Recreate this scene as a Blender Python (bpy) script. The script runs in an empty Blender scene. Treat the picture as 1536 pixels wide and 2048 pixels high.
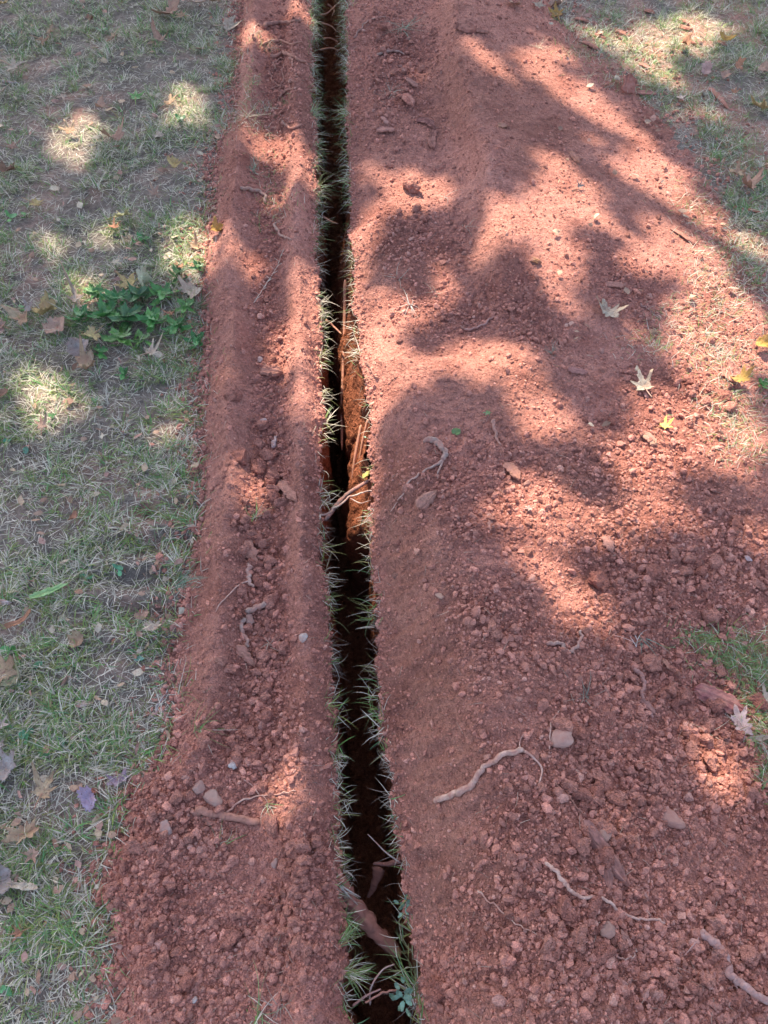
import bpy, bmesh, math, random
import numpy as np
from mathutils import Vector, Matrix, Euler

rng = np.random.default_rng(11)
random.seed(11)
S = bpy.context.scene
C = S.collection

# ------------------------------------------------------------------ camera
CAM_H = 1.5
PITCH = math.radians(57.4)          # below the horizon
FPX = 1547.0                        # focal length in photo pixels (1536 x 2048)
cam_d = bpy.data.cameras.new('camera')
cam = bpy.data.objects.new('camera', cam_d); C.objects.link(cam)
cam.location = (0, 0, CAM_H)
cam.rotation_euler = (math.pi/2 - PITCH, 0, 0)
cam_d.sensor_fit = 'VERTICAL'; cam_d.sensor_height = 24.0
cam_d.lens = 24.0*FPX/2048.0
cam_d.clip_start = 0.05; cam_d.clip_end = 500
S.camera = cam

# ------------------------------------------------------------------ light
SUN_EL = math.radians(52); SUN_AZ = math.radians(-24)      # azimuth from +Y towards +X
sd = Vector((math.sin(SUN_AZ)*math.cos(SUN_EL), math.cos(SUN_AZ)*math.cos(SUN_EL), math.sin(SUN_EL)))
W = bpy.data.worlds.new('World'); S.world = W; W.use_nodes = True
nt = W.node_tree; nt.nodes.clear()
wo = nt.nodes.new('ShaderNodeOutputWorld'); bg = nt.nodes.new('ShaderNodeBackground'); sk = nt.nodes.new('ShaderNodeTexSky')
sk.sky_type = 'NISHITA'; sk.sun_disc = False; sk.sun_elevation = SUN_EL; sk.sun_rotation = SUN_AZ
sk.air_density = 1.0; sk.dust_density = 2.5; sk.ozone_density = 1.0
bg.inputs['Strength'].default_value = 0.15
nt.links.new(sk.outputs[0], bg.inputs['Color']); nt.links.new(bg.outputs[0], wo.inputs['Surface'])
sl = bpy.data.lights.new('sun', 'SUN'); sl.energy = 4.5; sl.angle = math.radians(0.53); sl.color = (1.0, 0.90, 0.74)
so = bpy.data.objects.new('sun', sl); C.objects.link(so)
so.rotation_euler = sd.to_track_quat('Z', 'Y').to_euler(); so.location = sd*20
S.view_settings.view_transform = 'Standard'; S.view_settings.look = 'None'
S.view_settings.exposure = 1.62; S.view_settings.gamma = 1.0; S.view_settings.use_curve_mapping = False
S.render.engine = 'CYCLES'
S.cycles.max_bounces = 6; S.cycles.diffuse_bounces = 3; S.cycles.glossy_bounces = 2; S.cycles.transmission_bounces = 3
try:
    S.cycles.use_denoising = True
    S.cycles.sample_clamp_indirect = 4.0
except Exception: pass

# ------------------------------------------------------------------ helpers
CP, SP = math.cos(PITCH), math.sin(PITCH)
def px2w(px, py, z=0.0):
    """photo pixel -> world x, y on the level z (numpy friendly)"""
    px = np.asarray(px, float); py = np.asarray(py, float)
    u = (px-768)/FPX; v = (py-1024)/FPX
    t = (CAM_H-z)/(SP+v*CP)
    return u*t, (CP-v*SP)*t
def mpp(py, z=0.0):
    """metres per photo pixel at that row"""
    return (CAM_H-z)/(SP+(py-1024)/FPX*CP)/FPX

def hsh(ix, iy, s):
    n = (ix.astype(np.int64)*374761393 + iy.astype(np.int64)*668265263 + s*974634777) & 0x7fffffff
    n = ((n ^ (n >> 13))*1274126177) & 0x7fffffff
    n = ((n ^ (n >> 16))*2246822519) & 0x7fffffff
    return ((n ^ (n >> 15)) & 0xffffff)/float(0x1000000)
def vnoise(x, y, s=0):
    ix = np.floor(x); iy = np.floor(y); fx = x-ix; fy = y-iy
    fx = fx*fx*fx*(fx*(fx*6-15)+10); fy = fy*fy*fy*(fy*(fy*6-15)+10)
    ix = ix.astype(np.int64); iy = iy.astype(np.int64)
    a = hsh(ix, iy, s); b = hsh(ix+1, iy, s); c = hsh(ix, iy+1, s); d = hsh(ix+1, iy+1, s)
    return ((a+(b-a)*fx)*(1-fy)+(c+(d-c)*fx)*fy)*2-1
def fbm(x, y, s=0, o=3):
    r = 0; a = 1; t = 0
    for k in range(o):
        r = r + a*vnoise(x*2**k+13.7*k, y*2**k-7.1*k, s+k); t += a; a *= .5
    return r/t
def pebbles(x, y, cell, s, pres=.7):
    """rounded crumbs, height in units of the cell"""
    gx = x/cell; gy = y/cell; ix = np.floor(gx).astype(np.int64); iy = np.floor(gy).astype(np.int64)
    h = np.zeros_like(gx)
    for dx in (-1, 0, 1):
        for dy in (-1, 0, 1):
            jx = ix+dx; jy = iy+dy
            cx = jx+.5+(hsh(jx, jy, s)-.5)*.9; cy = jy+.5+(hsh(jx, jy, s+1)-.5)*.9
            r = .22+.42*hsh(jx, jy, s+2)**1.5
            on = hsh(jx, jy, s+3) < pres
            a = hsh(jx, jy, s+4)*6.28; ca = np.cos(a); sa = np.sin(a); el = .7+.3*hsh(jx, jy, s+5)
            ddx = gx-cx; ddy = gy-cy
            d2 = (ddx*ca+ddy*sa)**2+((ddy*ca-ddx*sa)/el)**2
            q = np.where(on, np.sqrt(np.maximum(r*r-d2, 0)), 0)
            q = np.minimum(q, r*.75)
            h = np.maximum(h, q)
    return h

# ------------------------------------------------------------------ terrain data (photo pixel, height cm)
TL = [(624,-150),(624,0),(628,150),(632,300),(634,450),(634,600),(645,750),(645,900),(648,1050),(655,1200),(662,1350),(668,1500),(680,1650),(686,1800),(690,1950),(697,2100)]
TR = [(693,-150),(693,0),(692,150),(697,300),(700,450),(706,550),(712,650),(722,750),(738,850),(740,950),(742,1050),(748,1200),(757,1350),(770,1500),(790,1650),(810,1800),(835,1950),(855,2100)]
def poly_w(pl, z=0.0):
    a = np.array(pl, float); x, y = px2w(a[:,0], a[:,1], z); o = np.argsort(y); return x[o], y[o]
tlx, tly = poly_w(TL); trx, try_ = poly_w(TR)
_c = lambda y: .5*(np.interp(y, tly, tlx)+np.interp(y, try_, trx)); _s1 = (_c(3.3)-_c(1.8))/1.5; _s0 = (_c(.6)-_c(.0))/.6
def _grow(xs, ys, sg):       # the cut runs on out of view and ends some metres away
    hi = [(5.9, .065), (7.1, -.03), (70, -.03)]; lo = [(-50, -.03), (-4.6, -.03), (-3.6, .062)]
    return (np.r_[[_c(.0)+_s0*max(y, -5)+sg*w for y, w in lo], xs, [_c(3.3)+_s1*(min(y, 8)-3.3)+sg*w for y, w in hi]],
            np.r_[[y for y, w in lo], ys, [y for y, w in hi]])
tlx, tly = _grow(tlx, tly, -1); trx, try_ = _grow(trx, try_, 1)
def ext(y, xs, ys):
    return np.interp(y, ys, xs)
    s1 = (xs[-1]-xs[-3])/(ys[-1]-ys[-3]); s0 = (xs[2]-xs[0])/(ys[2]-ys[0])
    r = np.where(y > ys[-1], xs[-1]+s1*(y-ys[-1]), r)
    return np.where(y < ys[0], xs[0]+s0*(y-ys[0]), r)
def edgeL(y):
    y = np.asarray(y, float); return ext(y, tlx, tly)+.008*vnoise(y*12, y*0, 3)+.005*vnoise(y*37, y*0, 8)+.003*vnoise(y*90, y*0, 4)
def edgeR(y):
    y = np.asarray(y, float); return ext(y, trx, try_)+.008*vnoise(y*13, y*0+5, 5)+.005*vnoise(y*41, y*0+5, 9)+.003*vnoise(y*85, y*0, 6)

LROWS = {
 -120:[(455,-1),(478,1.5),(505,5),(545,2.5),(590,4),(612,2.5),(627,0)],
 20:[(455,-1),(478,1.5),(503,6),(545,2.5),(590,4.5),(612,2.5),(627,0)],
 150:[(448,-1),(468,1.5),(498,5.5),(550,2),(592,4.5),(615,2),(628,0)],
 260:[(440,-1),(475,2),(505,3),(555,2),(595,4),(620,1.5),(632,0)],
 330:[(415,-1),(435,2),(475,5),(530,2),(590,5),(618,2),(634,0)],
 430:[(405,-1),(425,1),(465,3),(530,1.5),(590,5),(622,2),(636,0)],
 560:[(395,-1.5),(415,1),(460,5.5),(530,2.2),(590,5.5),(622,2.5),(636,0)],
 700:[(400,-1.5),(420,1),(465,5.5),(535,2.2),(600,6),(630,2.5),(645,0)],
 850:[(385,-1.5),(408,1),(460,5.5),(540,2.2),(600,5.5),(632,2.5),(645,0)],
 1000:[(385,-1.5),(408,1),(455,5.5),(530,2),(605,6),(635,2.5),(646,0)],
 1150:[(365,-1.5),(385,1),(450,5),(520,2.2),(605,6),(640,2.5),(654,0)],
 1300:[(340,-1.5),(365,1),(440,4.5),(520,2.2),(610,6),(645,2.5),(662,0)],
 1450:[(325,-1.5),(352,1),(420,3.5),(510,2.4),(610,6),(650,2.5),(668,0)],
 1600:[(215,-1.5),(245,1.5),(330,4),(440,4),(560,5.5),(640,3),(680,0)],
 1800:[(190,-1.5),(220,1.5),(330,4),(450,4.5),(580,5),(640,3),(686,0)],
 2000:[(205,-1.5),(235,1.5),(330,4),(450,4),(580,5.5),(650,3),(695,0)],
 2200:[(205,-1.5),(235,1.5),(330,4),(450,4),(580,5),(650,3),(702,0)]}
RROWS = {
 -120:[(693,0),(705,2.5),(740,5),(800,3.5),(860,3),(890,4),(930,4),(990,4),(1030,2),(1100,-1),(1200,-3)],
 20:[(693,0),(705,2.5),(740,5),(800,3.5),(860,3),(890,4.5),(925,4),(985,4),(1040,3),(1110,-.3),(1200,-3)],
 120:[(692,0),(710,3),(745,5),(810,3.5),(870,3),(895,5),(930,4.5),(1000,5),(1080,5),(1180,1.2),(1240,-.6),(1350,-3)],
 220:[(695,0),(715,3.5),(750,5),(820,3.5),(880,3.5),(912,4),(950,5),(1030,5.5),(1130,5),(1240,2),(1330,-.5),(1450,-3)],
 340:[(698,0),(718,4),(755,5.5),(830,4),(890,4),(925,5),(980,5.5),(1070,6),(1200,5),(1320,2.5),(1420,-.2),(1520,-2.5)],
 460:[(700,0),(722,5),(760,6.5),(840,4.5),(900,5),(945,5.5),(1000,6),(1090,6.5),(1230,5),(1370,2.5),(1450,.3),(1536,-1.2),(1640,-3)],
 580:[(707,0),(740,6),(790,6),(860,5),(930,5.5),(970,6),(1015,6.5),(1110,7),(1250,5),(1400,2.5),(1490,.7),(1560,-.8),(1660,-3)],
 700:[(716,0),(745,4.5),(790,8),(860,7),(960,7.5),(1040,9.5),(1130,7),(1280,4.5),(1420,2),(1530,.7),(1640,-1),(1750,-3)],
 820:[(733,0),(755,3),(800,8),(880,8),(980,8),(1080,7.5),(1200,6),(1350,3.5),(1480,1.5),(1580,.5),(1720,-2)],
 950:[(740,0),(765,3.5),(815,9.5),(880,9.5),(1000,9),(1120,8),(1260,6),(1400,4),(1536,2),(1700,-1)],
 1100:[(743,0),(770,3.5),(820,8),(880,12),(980,12),(1120,9),(1280,7),(1420,5),(1560,2.2),(1720,-1)],
 1250:[(750,0),(780,3),(840,8),(910,13),(1000,13.5),(1140,10),(1300,7.5),(1440,4),(1560,1.2),(1700,-1)],
 1400:[(762,0),(790,3),(860,8),(940,14),(1040,14),(1180,10.5),(1320,7.5),(1450,3.5),(1560,1),(1700,-1)],
 1550:[(778,0),(805,3),(870,8),(960,14),(1070,14.5),(1200,11),(1350,8),(1480,5),(1580,2.5),(1750,0)],
 1700:[(797,0),(820,3),(890,8),(980,14),(1100,15),(1230,12),(1380,9),(1536,7),(1750,1)],
 1850:[(820,0),(840,2.5),(910,8),(1000,13),(1130,15),(1260,12.5),(1400,10),(1560,8),(1800,1)],
 2000:[(842,0),(860,2.5),(930,8),(1020,13),(1150,15),(1280,12.5),(1420,11),(1560,9),(1800,1)],
 2200:[(860,0),(880,2.5),(950,8),(1040,13),(1170,15),(1300,12.5),(1440,11),(1560,9),(1800,1)]}
def rows_pts(rows, gain):
    P = []
    for py, l in rows.items():
        for px, z in l:
            z = gain(z); x, y = px2w(px, py, z/100); P.append((float(x), float(y), z/100))
    return np.array(P)
class RBF:
    def __init__(s, P):
        s.P = P[:, :2]; n = len(P)
        K = s.k(s.P[:,None,:]-s.P[None,:,:]); K[np.arange(n), np.arange(n)] += 5e-5
        A = np.zeros((n+3, n+3)); A[:n,:n] = K; A[:n,n] = 1; A[:n,n+1:] = s.P; A[n,:n] = 1; A[n+1:,:n] = s.P.T
        s.w = np.linalg.solve(A, np.r_[P[:,2], 0, 0, 0])
    def k(s, d):
        r2 = (d**2).sum(-1); return .5*r2*np.log(r2+1e-12)
    def __call__(s, x, y):
        x = np.asarray(x, float); sh = x.shape; x = x.ravel(); y = np.asarray(y, float).ravel(); out = np.empty_like(x)
        for a in range(0, len(x), 40000):
            q = np.stack([x[a:a+40000], y[a:a+40000]], 1); d2 = (q[:,0:1]-s.P[:,0])**2+(q[:,1:2]-s.P[:,1])**2
            out[a:a+40000] = (.5*d2*np.log(d2+1e-12))@s.w[:-3]+s.w[-3]+q@s.w[-2:]
        return out.reshape(sh)
rbL = RBF(rows_pts(LROWS, lambda z: z*1.45-1.0 if z > 1.9 else z)); rbR = RBF(rows_pts(RROWS, lambda z: z*1.25 if z > 7.5 else z))
RIDGE = [(905,-150),(922,20),(935,120),(952,220),(978,330),(998,440),(1012,540),(1035,620),(1060,700)]
rgx, rgy = poly_w(RIDGE, .10)
C1 = [(503,-150),(500,20),(492,120),(486,220),(476,300),(468,340),(464,450),(456,560),(462,700),(458,850),(452,1000),(445,1150),(430,1300),(412,1400),(380,1520),(330,1600),(300,1800),(300,2100)]
C2 = [(592,-150),(592,150),(596,300),(592,450),(592,560),(602,700),(603,850),(607,1000),(608,1150),(612,1300),(612,1450),(604,1550),(604,1700),(612,1850),(622,2100)]
c1x, c1y = poly_w(C1, .05); c2x, c2y = poly_w(C2, .05)
LEDGE = [(490,-150),(484,0),(476,150),(470,230),(442,285),(430,330),(432,400),(414,480),(410,560),(416,650),(414,760),(404,850),(408,960),(400,1050),(382,1140),(372,1214),(353,1280),(356,1344),(362,1400),(347,1504),(305,1551),(254,1591),(256,1655),(238,1690),(208,1796),(236,1820),(238,1916),(250,1990),(245,2060),(240,2200)]
lex, ley = poly_w(LEDGE)
YLO, YHI = -.12, 3.9
blx, bly = poly_w([(r[0][0]-30, py) for py, r in LROWS.items()])
brx, bry = poly_w([(r[-1][0], py) for py, r in RROWS.items()])

# soil character: blobs in photo pixels -> world, (px,py,rx,ry,deg,value)
def blob_field(x, y, blobs, z=.05, p=2.0):
    out = np.zeros_like(x)
    for (px, py, rx, ry, deg, v) in blobs:
        cx, cy = px2w(px, py, z); a = math.radians(deg)
        ex, ey = px2w(px+rx*math.cos(a), py-rx*math.sin(a), z); fx, fy = px2w(px-ry*math.sin(a), py-ry*math.cos(a), z)
        M = np.array([[ex-cx, fx-cx], [ey-cy, fy-cy]]); I = np.linalg.inv(M)
        dx = x-cx; dy = y-cy
        q = (I[0,0]*dx+I[0,1]*dy)**2+(I[1,0]*dx+I[1,1]*dy)**2
        out = np.maximum(out, v*np.exp(-q**(p/2)*.9))
    return out
CLOD = [(538,420,30,70,0,.75),(532,560,26,90,0,.8),(540,300,30,50,0,.6),(555,130,34,110,0,.9),(540,860,34,150,0,1),(520,1080,45,120,0,.9),(520,1300,50,160,0,1),(500,1480,110,80,0,1),(330,1640,130,100,0,1),(620,1760,60,110,0,1),(300,1800,130,160,0,.9),(560,1880,110,90,0,1),(400,2000,160,60,0,.6),
 (550,700,30,100,0,.6),(570,130,50,110,0,.8),(780,100,80,120,0,.7),(840,470,90,60,0,.7),(900,620,90,60,0,.7),(1050,640,90,60,-40,.7),(1250,560,120,60,-40,.5),
 (1380,1130,190,110,0,1),(1350,1350,200,130,0,1),(1180,1320,120,60,0,.6),(1440,1500,150,120,0,1),(1200,1620,140,100,0,.9),(1150,1850,150,110,0,.9),(1400,1950,180,120,0,1),(1000,1850,90,150,0,.6),(960,1000,160,90,0,.6),(1300,900,160,90,0,.6),(1380,760,120,60,0,.6),(1450,620,90,90,0,.4),(1000,1280,120,80,0,.5),(900,1950,60,90,0,.9)]
def cloddy(x, y): return np.clip(.30+.2*np.clip((1.25-y)/.3, 0, 1)*(x > edgeR(y)+.14)+blob_field(x, y, CLOD, .06, 2.4), 0, 1)

def lawn_h(x, y):
    tx, ty = px2w(290, 1130, 0)
    tr = np.exp(-((x-tx)/.13)**4)*np.exp(-((y-ty)/.24)**4)*.012*np.sin((y-ty)*2*math.pi/.083+1.0+.6*vnoise(x*9, y*5, 47))
    return .008*fbm(x*3, y*3, 40, 3)+.005*fbm(x*18, y*18, 44, 3)-.004+tr
def detail(x, y, c):
    wx = x+.004*vnoise(x*90, y*90, 51); wy = y+.004*vnoise(x*90, y*90, 52)
    u = x*.8+y*.6; w = y*.8-x*.6; v_ = vnoise(x*20, y*20, 69)*.1
    far_ = np.clip((x-.35)/.2, 0, 1)*np.clip((y-1.2)/.3, 0, 1)
    d = (.0045*fbm(u*8, w*8, 60, 3)+.0055*fbm(w*26, u*26, 63, 3))*(1-.5*far_)+.0024*fbm(x*110, y*110, 66, 2)*(.4+c)
    d = d+pebbles(wx, wy, .011, 70, .75)*.0062*(.35+.65*c)
    d = d+pebbles(x+.01*vnoise(x*40, y*40, 53), y+.01*vnoise(x*40, y*40, 54), .046, 86, .35)*.016*np.clip(c*1.2-.1, 0, 1)+.0035*np.abs(vnoise(u*70+v_*30, w*34, 68))
    d = d+pebbles(wx, wy, .022, 80, .5)*.014*np.clip(c*1.3-.2, 0, 1)
    d = d+pebbles(wx, wy, .006, 90, .8)*.0025*(.5+.5*c)
    return d
def bank_h(x, y, side, c=None):
    yc = np.clip(y, YLO, YHI)
    z = (rbL if side < 0 else rbR)(x, yc)
    if c is None: c = cloddy(x, y)
    far = np.where(side < 0, np.interp(yc, bly, blx)-x, x-np.interp(yc, bry, brx))
    if side > 0: z = z-np.clip(far-.02, 0, 1)*.5
    if side > 0:
        dx = x-np.interp(yc, rgy, rgx)-.010*vnoise(y*5, y*0, 36); am = .062*np.clip((y-1.45)/.35, 0, 1)*(1+.28*vnoise(y*4.2, y*0+2, 37))
        z = z+am*np.where(dx < 0, np.exp(-(dx/.062)**2), np.exp(-np.abs(dx/.16)**1.6))
    else:
        lo = np.clip((.47-y)/.12, 0, 1)            # wide lower part
        a1 = .045*(1-.7*lo)*(1+.3*vnoise(y*6, y*0, 38)); a2 = .046*(1-.25*lo)*(1+.2*vnoise(y*5, y*0, 39))
        z = .014+.020*lo+a1*np.exp(-np.abs((x-np.interp(yc, c1y, c1x))/.036)**2.2)+a2*np.exp(-np.abs((x-np.interp(yc, c2y, c2x))/.034)**2.2)
        z = np.minimum(z, (edgeL(y)-x)*1.7+.002)
    if side < 0:
        dl = x-np.interp(yc, ley, lex)+.010*fbm(x*22, y*22, 35, 3)
        z = np.minimum(z, dl*.75+.004)
    # slope ripples on the long face of the right bank
    if side > 0:
        f = np.clip((x-edgeR(y))/.03, 0, 1)*np.clip((.16-(x-edgeR(y)))/.05, 0, 1)*np.clip((1.15-y)/.2, 0, 1)
        z = z+f*(.009*vnoise(x*16+y*9, y*34, 31)+.006*fbm(x*30, y*70, 33, 3))
    fd = 1-np.clip((np.abs(y-1.8)-2.5)/1.8, 0, 1); fd = fd*fd*(3-2*fd); z = np.where(z > 0, z*fd, z)-(1-fd)*.03
    ed = (edgeL(y)-x) if side < 0 else (x-edgeR(y))
    k = np.clip(ed/.03, 0.15, 1)
    return np.maximum(z*1.0, -.06)+(detail(x, y, c)-.0075)*k+.0015
def surf(x, y):
    x = np.atleast_1d(np.asarray(x, float)); y = np.atleast_1d(np.asarray(y, float))
    L = bank_h(x, y, -1); R = bank_h(x, y, 1); g = lawn_h(x, y)
    mid = .5*(edgeL(y)+edgeR(y))
    return np.maximum(g, np.where(x < mid, L, R))

# ------------------------------------------------------------------ materials
def newmat(name):
    m = bpy.data.materials.new(name); m.use_nodes = True; n = m.node_tree; n.nodes.clear()
    o = n.nodes.new('ShaderNodeOutputMaterial'); b = n.nodes.new('ShaderNodeBsdfPrincipled')
    b.inputs['Roughness'].default_value = .95; b.inputs['Specular IOR Level'].default_value = .15
    n.links.new(b.outputs[0], o.inputs[0]); return m, n, b
def N(n, t, **kw):
    k = n.nodes.new(t)
    for a, v in kw.items():
        if a in k.inputs: k.inputs[a].default_value = v
        else: setattr(k, a, v)
    return k
def ramp(n, fac, stops):
    r = n.nodes.new('ShaderNodeValToRGB'); e = r.color_ramp.elements
    while len(e) < len(stops): e.new(.5)
    for i, (p, c) in enumerate(stops): e[i].position = p; e[i].color = (*c, 1)
    n.links.new(fac, r.inputs[0]); return r
def mixc(n, f, a, b, mode='MIX'):
    m = n.nodes.new('ShaderNodeMix'); m.data_type = 'RGBA'; m.blend_type = mode
    for s, v in ((m.inputs[0], f), (m.inputs[6], a), (m.inputs[7], b)):
        if hasattr(v, 'links'): n.links.new(v, s)
        elif isinstance(v, tuple): s.default_value = (*v, 1)
        else: s.default_value = v
    return m.outputs[2]
def noise_tex(n, vec, sc, det=4, rough=.6):
    t = n.nodes.new('ShaderNodeTexNoise'); t.inputs['Scale'].default_value = sc; t.inputs['Detail'].default_value = det
    t.inputs['Roughness'].default_value = rough; n.links.new(vec, t.inputs['Vector']); return t

SOIL_A = (.43,.178,.131); SOIL_B = (.59,.275,.203); SOIL_C = (.245,.095,.070)
def soil_mat(name, A=SOIL_A, B=SOIL_B, Cc=SOIL_C, bump=1.0, vcol=False, tint=None):
    m, n, b = newmat(name)
    g = n.nodes.new('ShaderNodeNewGeometry'); pos = g.outputs['Position']
    n1 = noise_tex(n, pos, 7, 5, .65); n2 = noise_tex(n, pos, 60, 4, .7); n3 = noise_tex(n, pos, 420, 3, .7)
    r1 = ramp(n, n1.outputs[0], [(.3, A), (.7, B)])
    r2 = ramp(n, n2.outputs[0], [(.32, Cc), (.5, A), (.72, B)])
    c = mixc(n, .55, r1.outputs[0], r2.outputs[0])
    r3 = ramp(n, n3.outputs[0], [(.3, (.52,.50,.48)), (.7, (1.32,1.34,1.36))])
    c = mixc(n, .7, c, r3.outputs[0], 'MULTIPLY')
    vo = n.nodes.new('ShaderNodeTexVoronoi'); vo.inputs['Scale'].default_value = 330; n.links.new(pos, vo.inputs['Vector'])
    rv = ramp(n, vo.outputs['Color'], [(.0, (.86,.84,.84)), (1, (1.12,1.12,1.12))])
    c = mixc(n, .6, c, rv.outputs[0], 'MULTIPLY')
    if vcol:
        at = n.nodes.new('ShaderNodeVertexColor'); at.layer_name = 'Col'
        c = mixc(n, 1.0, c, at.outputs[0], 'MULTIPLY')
    n.links.new(c, b.inputs['Base Color'])
    b1 = n.nodes.new('ShaderNodeBump'); b1.inputs['Distance'].default_value = .0024; b1.inputs['Strength'].default_value = 1.0*bump
    inv = n.nodes.new('ShaderNodeMath'); inv.operation = 'SUBTRACT'; inv.inputs[0].default_value = 1
    n.links.new(vo.outputs['Distance'], inv.inputs[1])
    add = n.nodes.new('ShaderNodeMath'); add.operation = 'ADD'
    n.links.new(inv.outputs[0], add.inputs[0]); n.links.new(n3.outputs[0], add.inputs[1])
    n.links.new(add.outputs[0], b1.inputs['Height'])
    b2 = n.nodes.new('ShaderNodeBump'); b2.inputs['Distance'].default_value = .006; b2.inputs['Strength'].default_value = .8*bump
    n.links.new(n2.outputs[0], b2.inputs['Height']); n.links.new(b1.outputs[0], b2.inputs['Normal'])
    v2 = n.nodes.new('ShaderNodeTexVoronoi'); v2.inputs['Scale'].default_value = 105
    va = n.nodes.new('ShaderNodeVectorMath'); va.operation = 'SCALE'; va.inputs['Scale'].default_value = .02; n.links.new(n2.outputs['Color'], va.inputs[0])
    vb = n.nodes.new('ShaderNodeVectorMath'); vb.operation = 'ADD'; n.links.new(pos, vb.inputs[0]); n.links.new(va.outputs[0], vb.inputs[1]); n.links.new(vb.outputs[0], v2.inputs['Vector'])
    b3 = n.nodes.new('ShaderNodeBump'); b3.invert = True; b3.inputs['Distance'].default_value = .006; b3.inputs['Strength'].default_value = .75*bump
    n.links.new(v2.outputs['Distance'], b3.inputs['Height']); n.links.new(b2.outputs[0], b3.inputs['Normal'])
    n.links.new(b3.outputs[0], b.inputs['Normal']); return m
def vcol_mat(name, rough=.6, spec=.3, trans=0.0, bump=0.0, spots=False, bscale=300, dirt=0):
    m, n, b = newmat(name)
    at = n.nodes.new('ShaderNodeVertexColor'); at.layer_name = 'Col'; c = at.outputs[0]
    tc = n.nodes.new('ShaderNodeTexCoord')
    n1 = noise_tex(n, tc.outputs['Object'], 90, 3); r = ramp(n, n1.outputs[0], [(.3, (.75,.75,.75)), (.7, (1.2,1.2,1.2))])
    c = mixc(n, .8, c, r.outputs[0], 'MULTIPLY')
    if spots:
        n2 = noise_tex(n, tc.outputs['Object'], 220, 2); r2 = ramp(n, n2.outputs[0], [(.60, (1,1,1)), (.68, (.42,.32,.24))])
        c = mixc(n, .7, c, r2.outputs[0], 'MULTIPLY')
    if dirt:
        n4 = noise_tex(n, n.nodes.new('ShaderNodeNewGeometry').outputs['Position'], 55, 4, .7); r4 = ramp(n, n4.outputs[0], [(.40, (0,0,0)), (.62, (dirt,dirt,dirt))]); c = mixc(n, r4.outputs[0], c, (.40,.185,.14))
    n.links.new(c, b.inputs['Base Color'])
    b.inputs['Roughness'].default_value = rough; b.inputs['Specular IOR Level'].default_value = spec
    if bump:
        n3 = noise_tex(n, tc.outputs['Object'], bscale, 4); bb = n.nodes.new('ShaderNodeBump'); bb.inputs['Distance'].default_value = .001
        bb.inputs['Strength'].default_value = bump; n.links.new(n3.outputs[0], bb.inputs['Height']); n.links.new(bb.outputs[0], b.inputs['Normal'])
    if trans:
        t = n.nodes.new('ShaderNodeBsdfTranslucent'); n.links.new(c, t.inputs['Color'])
        mx = n.nodes.new('ShaderNodeMixShader'); mx.inputs[0].default_value = trans
        n.links.new(b.outputs[0], mx.inputs[1]); n.links.new(t.outputs[0], mx.inputs[2])
        n.links.new(mx.outputs[0], n.nodes['Material Output'].inputs[0])
    return m
def lawn_soil_mat():
    m, n, b = newmat('lawn_soil')
    g = n.nodes.new('ShaderNodeNewGeometry'); pos = g.outputs['Position']
    n1 = noise_tex(n, pos, 5, 4); n2 = noise_tex(n, pos, 70, 5, .7); n3 = noise_tex(n, pos, 380, 3, .7)
    r1 = ramp(n, n1.outputs[0], [(.30, (.13,.108,.088)), (.50, (.21,.17,.14)), (.70, (.36,.23,.18))])
    r2 = ramp(n, n2.outputs[0], [(.3, (.5,.5,.5)), (.7, (1.45,1.4,1.35))])
    c = mixc(n, .9, r1.outputs[0], r2.outputs[0], 'MULTIPLY')
    r3 = ramp(n, n3.outputs[0], [(.3, (.5,.5,.5)), (.68, (1.5,1.5,1.5))])
    c = mixc(n, .8, c, r3.outputs[0], 'MULTIPLY')
    # far beyond the worked strip the sward closes over
    sx = n.nodes.new('ShaderNodeVectorMath'); sx.operation = 'LENGTH'; n.links.new(pos, sx.inputs[0])
    rr = n.nodes.new('ShaderNodeMapRange'); rr.inputs[1].default_value = 4.5; rr.inputs[2].default_value = 8; n.links.new(sx.outputs['Value'], rr.inputs[0])
    at = n.nodes.new('ShaderNodeVertexColor'); at.layer_name = 'Col'
    c = mixc(n, at.outputs[0], c, mixc(n, .8, (.42,.21,.155), r2.outputs[0], 'MULTIPLY'))
    c = mixc(n, rr.outputs[0], c, (.07,.09,.04))
    n.links.new(c, b.inputs['Base Color'])
    b1 = n.nodes.new('ShaderNodeBump'); b1.inputs['Distance'].default_value = .004; b1.inputs['Strength'].default_value = .9
    n.links.new(n3.outputs[0], b1.inputs['Height'])
    b2 = n.nodes.new('ShaderNodeBump'); b2.inputs['Distance'].default_value = .008; b2.inputs['Strength'].default_value = .8
    n.links.new(n2.outputs[0], b2.inputs['Height']); n.links.new(b1.outputs[0], b2.inputs['Normal'])
    n.links.new(b2.outputs[0], b.inputs['Normal']); return m
M_SOIL = soil_mat('red_clay')
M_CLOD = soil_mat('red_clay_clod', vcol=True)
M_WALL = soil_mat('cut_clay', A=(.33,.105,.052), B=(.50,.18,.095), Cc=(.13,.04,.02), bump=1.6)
M_LAWN = lawn_soil_mat()
M_GRASS = vcol_mat('grass_blade', .55, .35, .25)
M_LEAF = vcol_mat('dry_leaf', .75, .2, .10, .6, True, 300, .35)
M_GREEN = vcol_mat('green_leaf', .35, .5, .15, .3)
M_WOOD = vcol_mat('root_bark', .9, .15, 0, 1.0, False, 240, .85)
M_STONE = vcol_mat('stone', .85, .2, 0, .8, False, 200, .7)
M_CROWN = vcol_mat('crown_leaf', .5, .3, .12)

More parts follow.
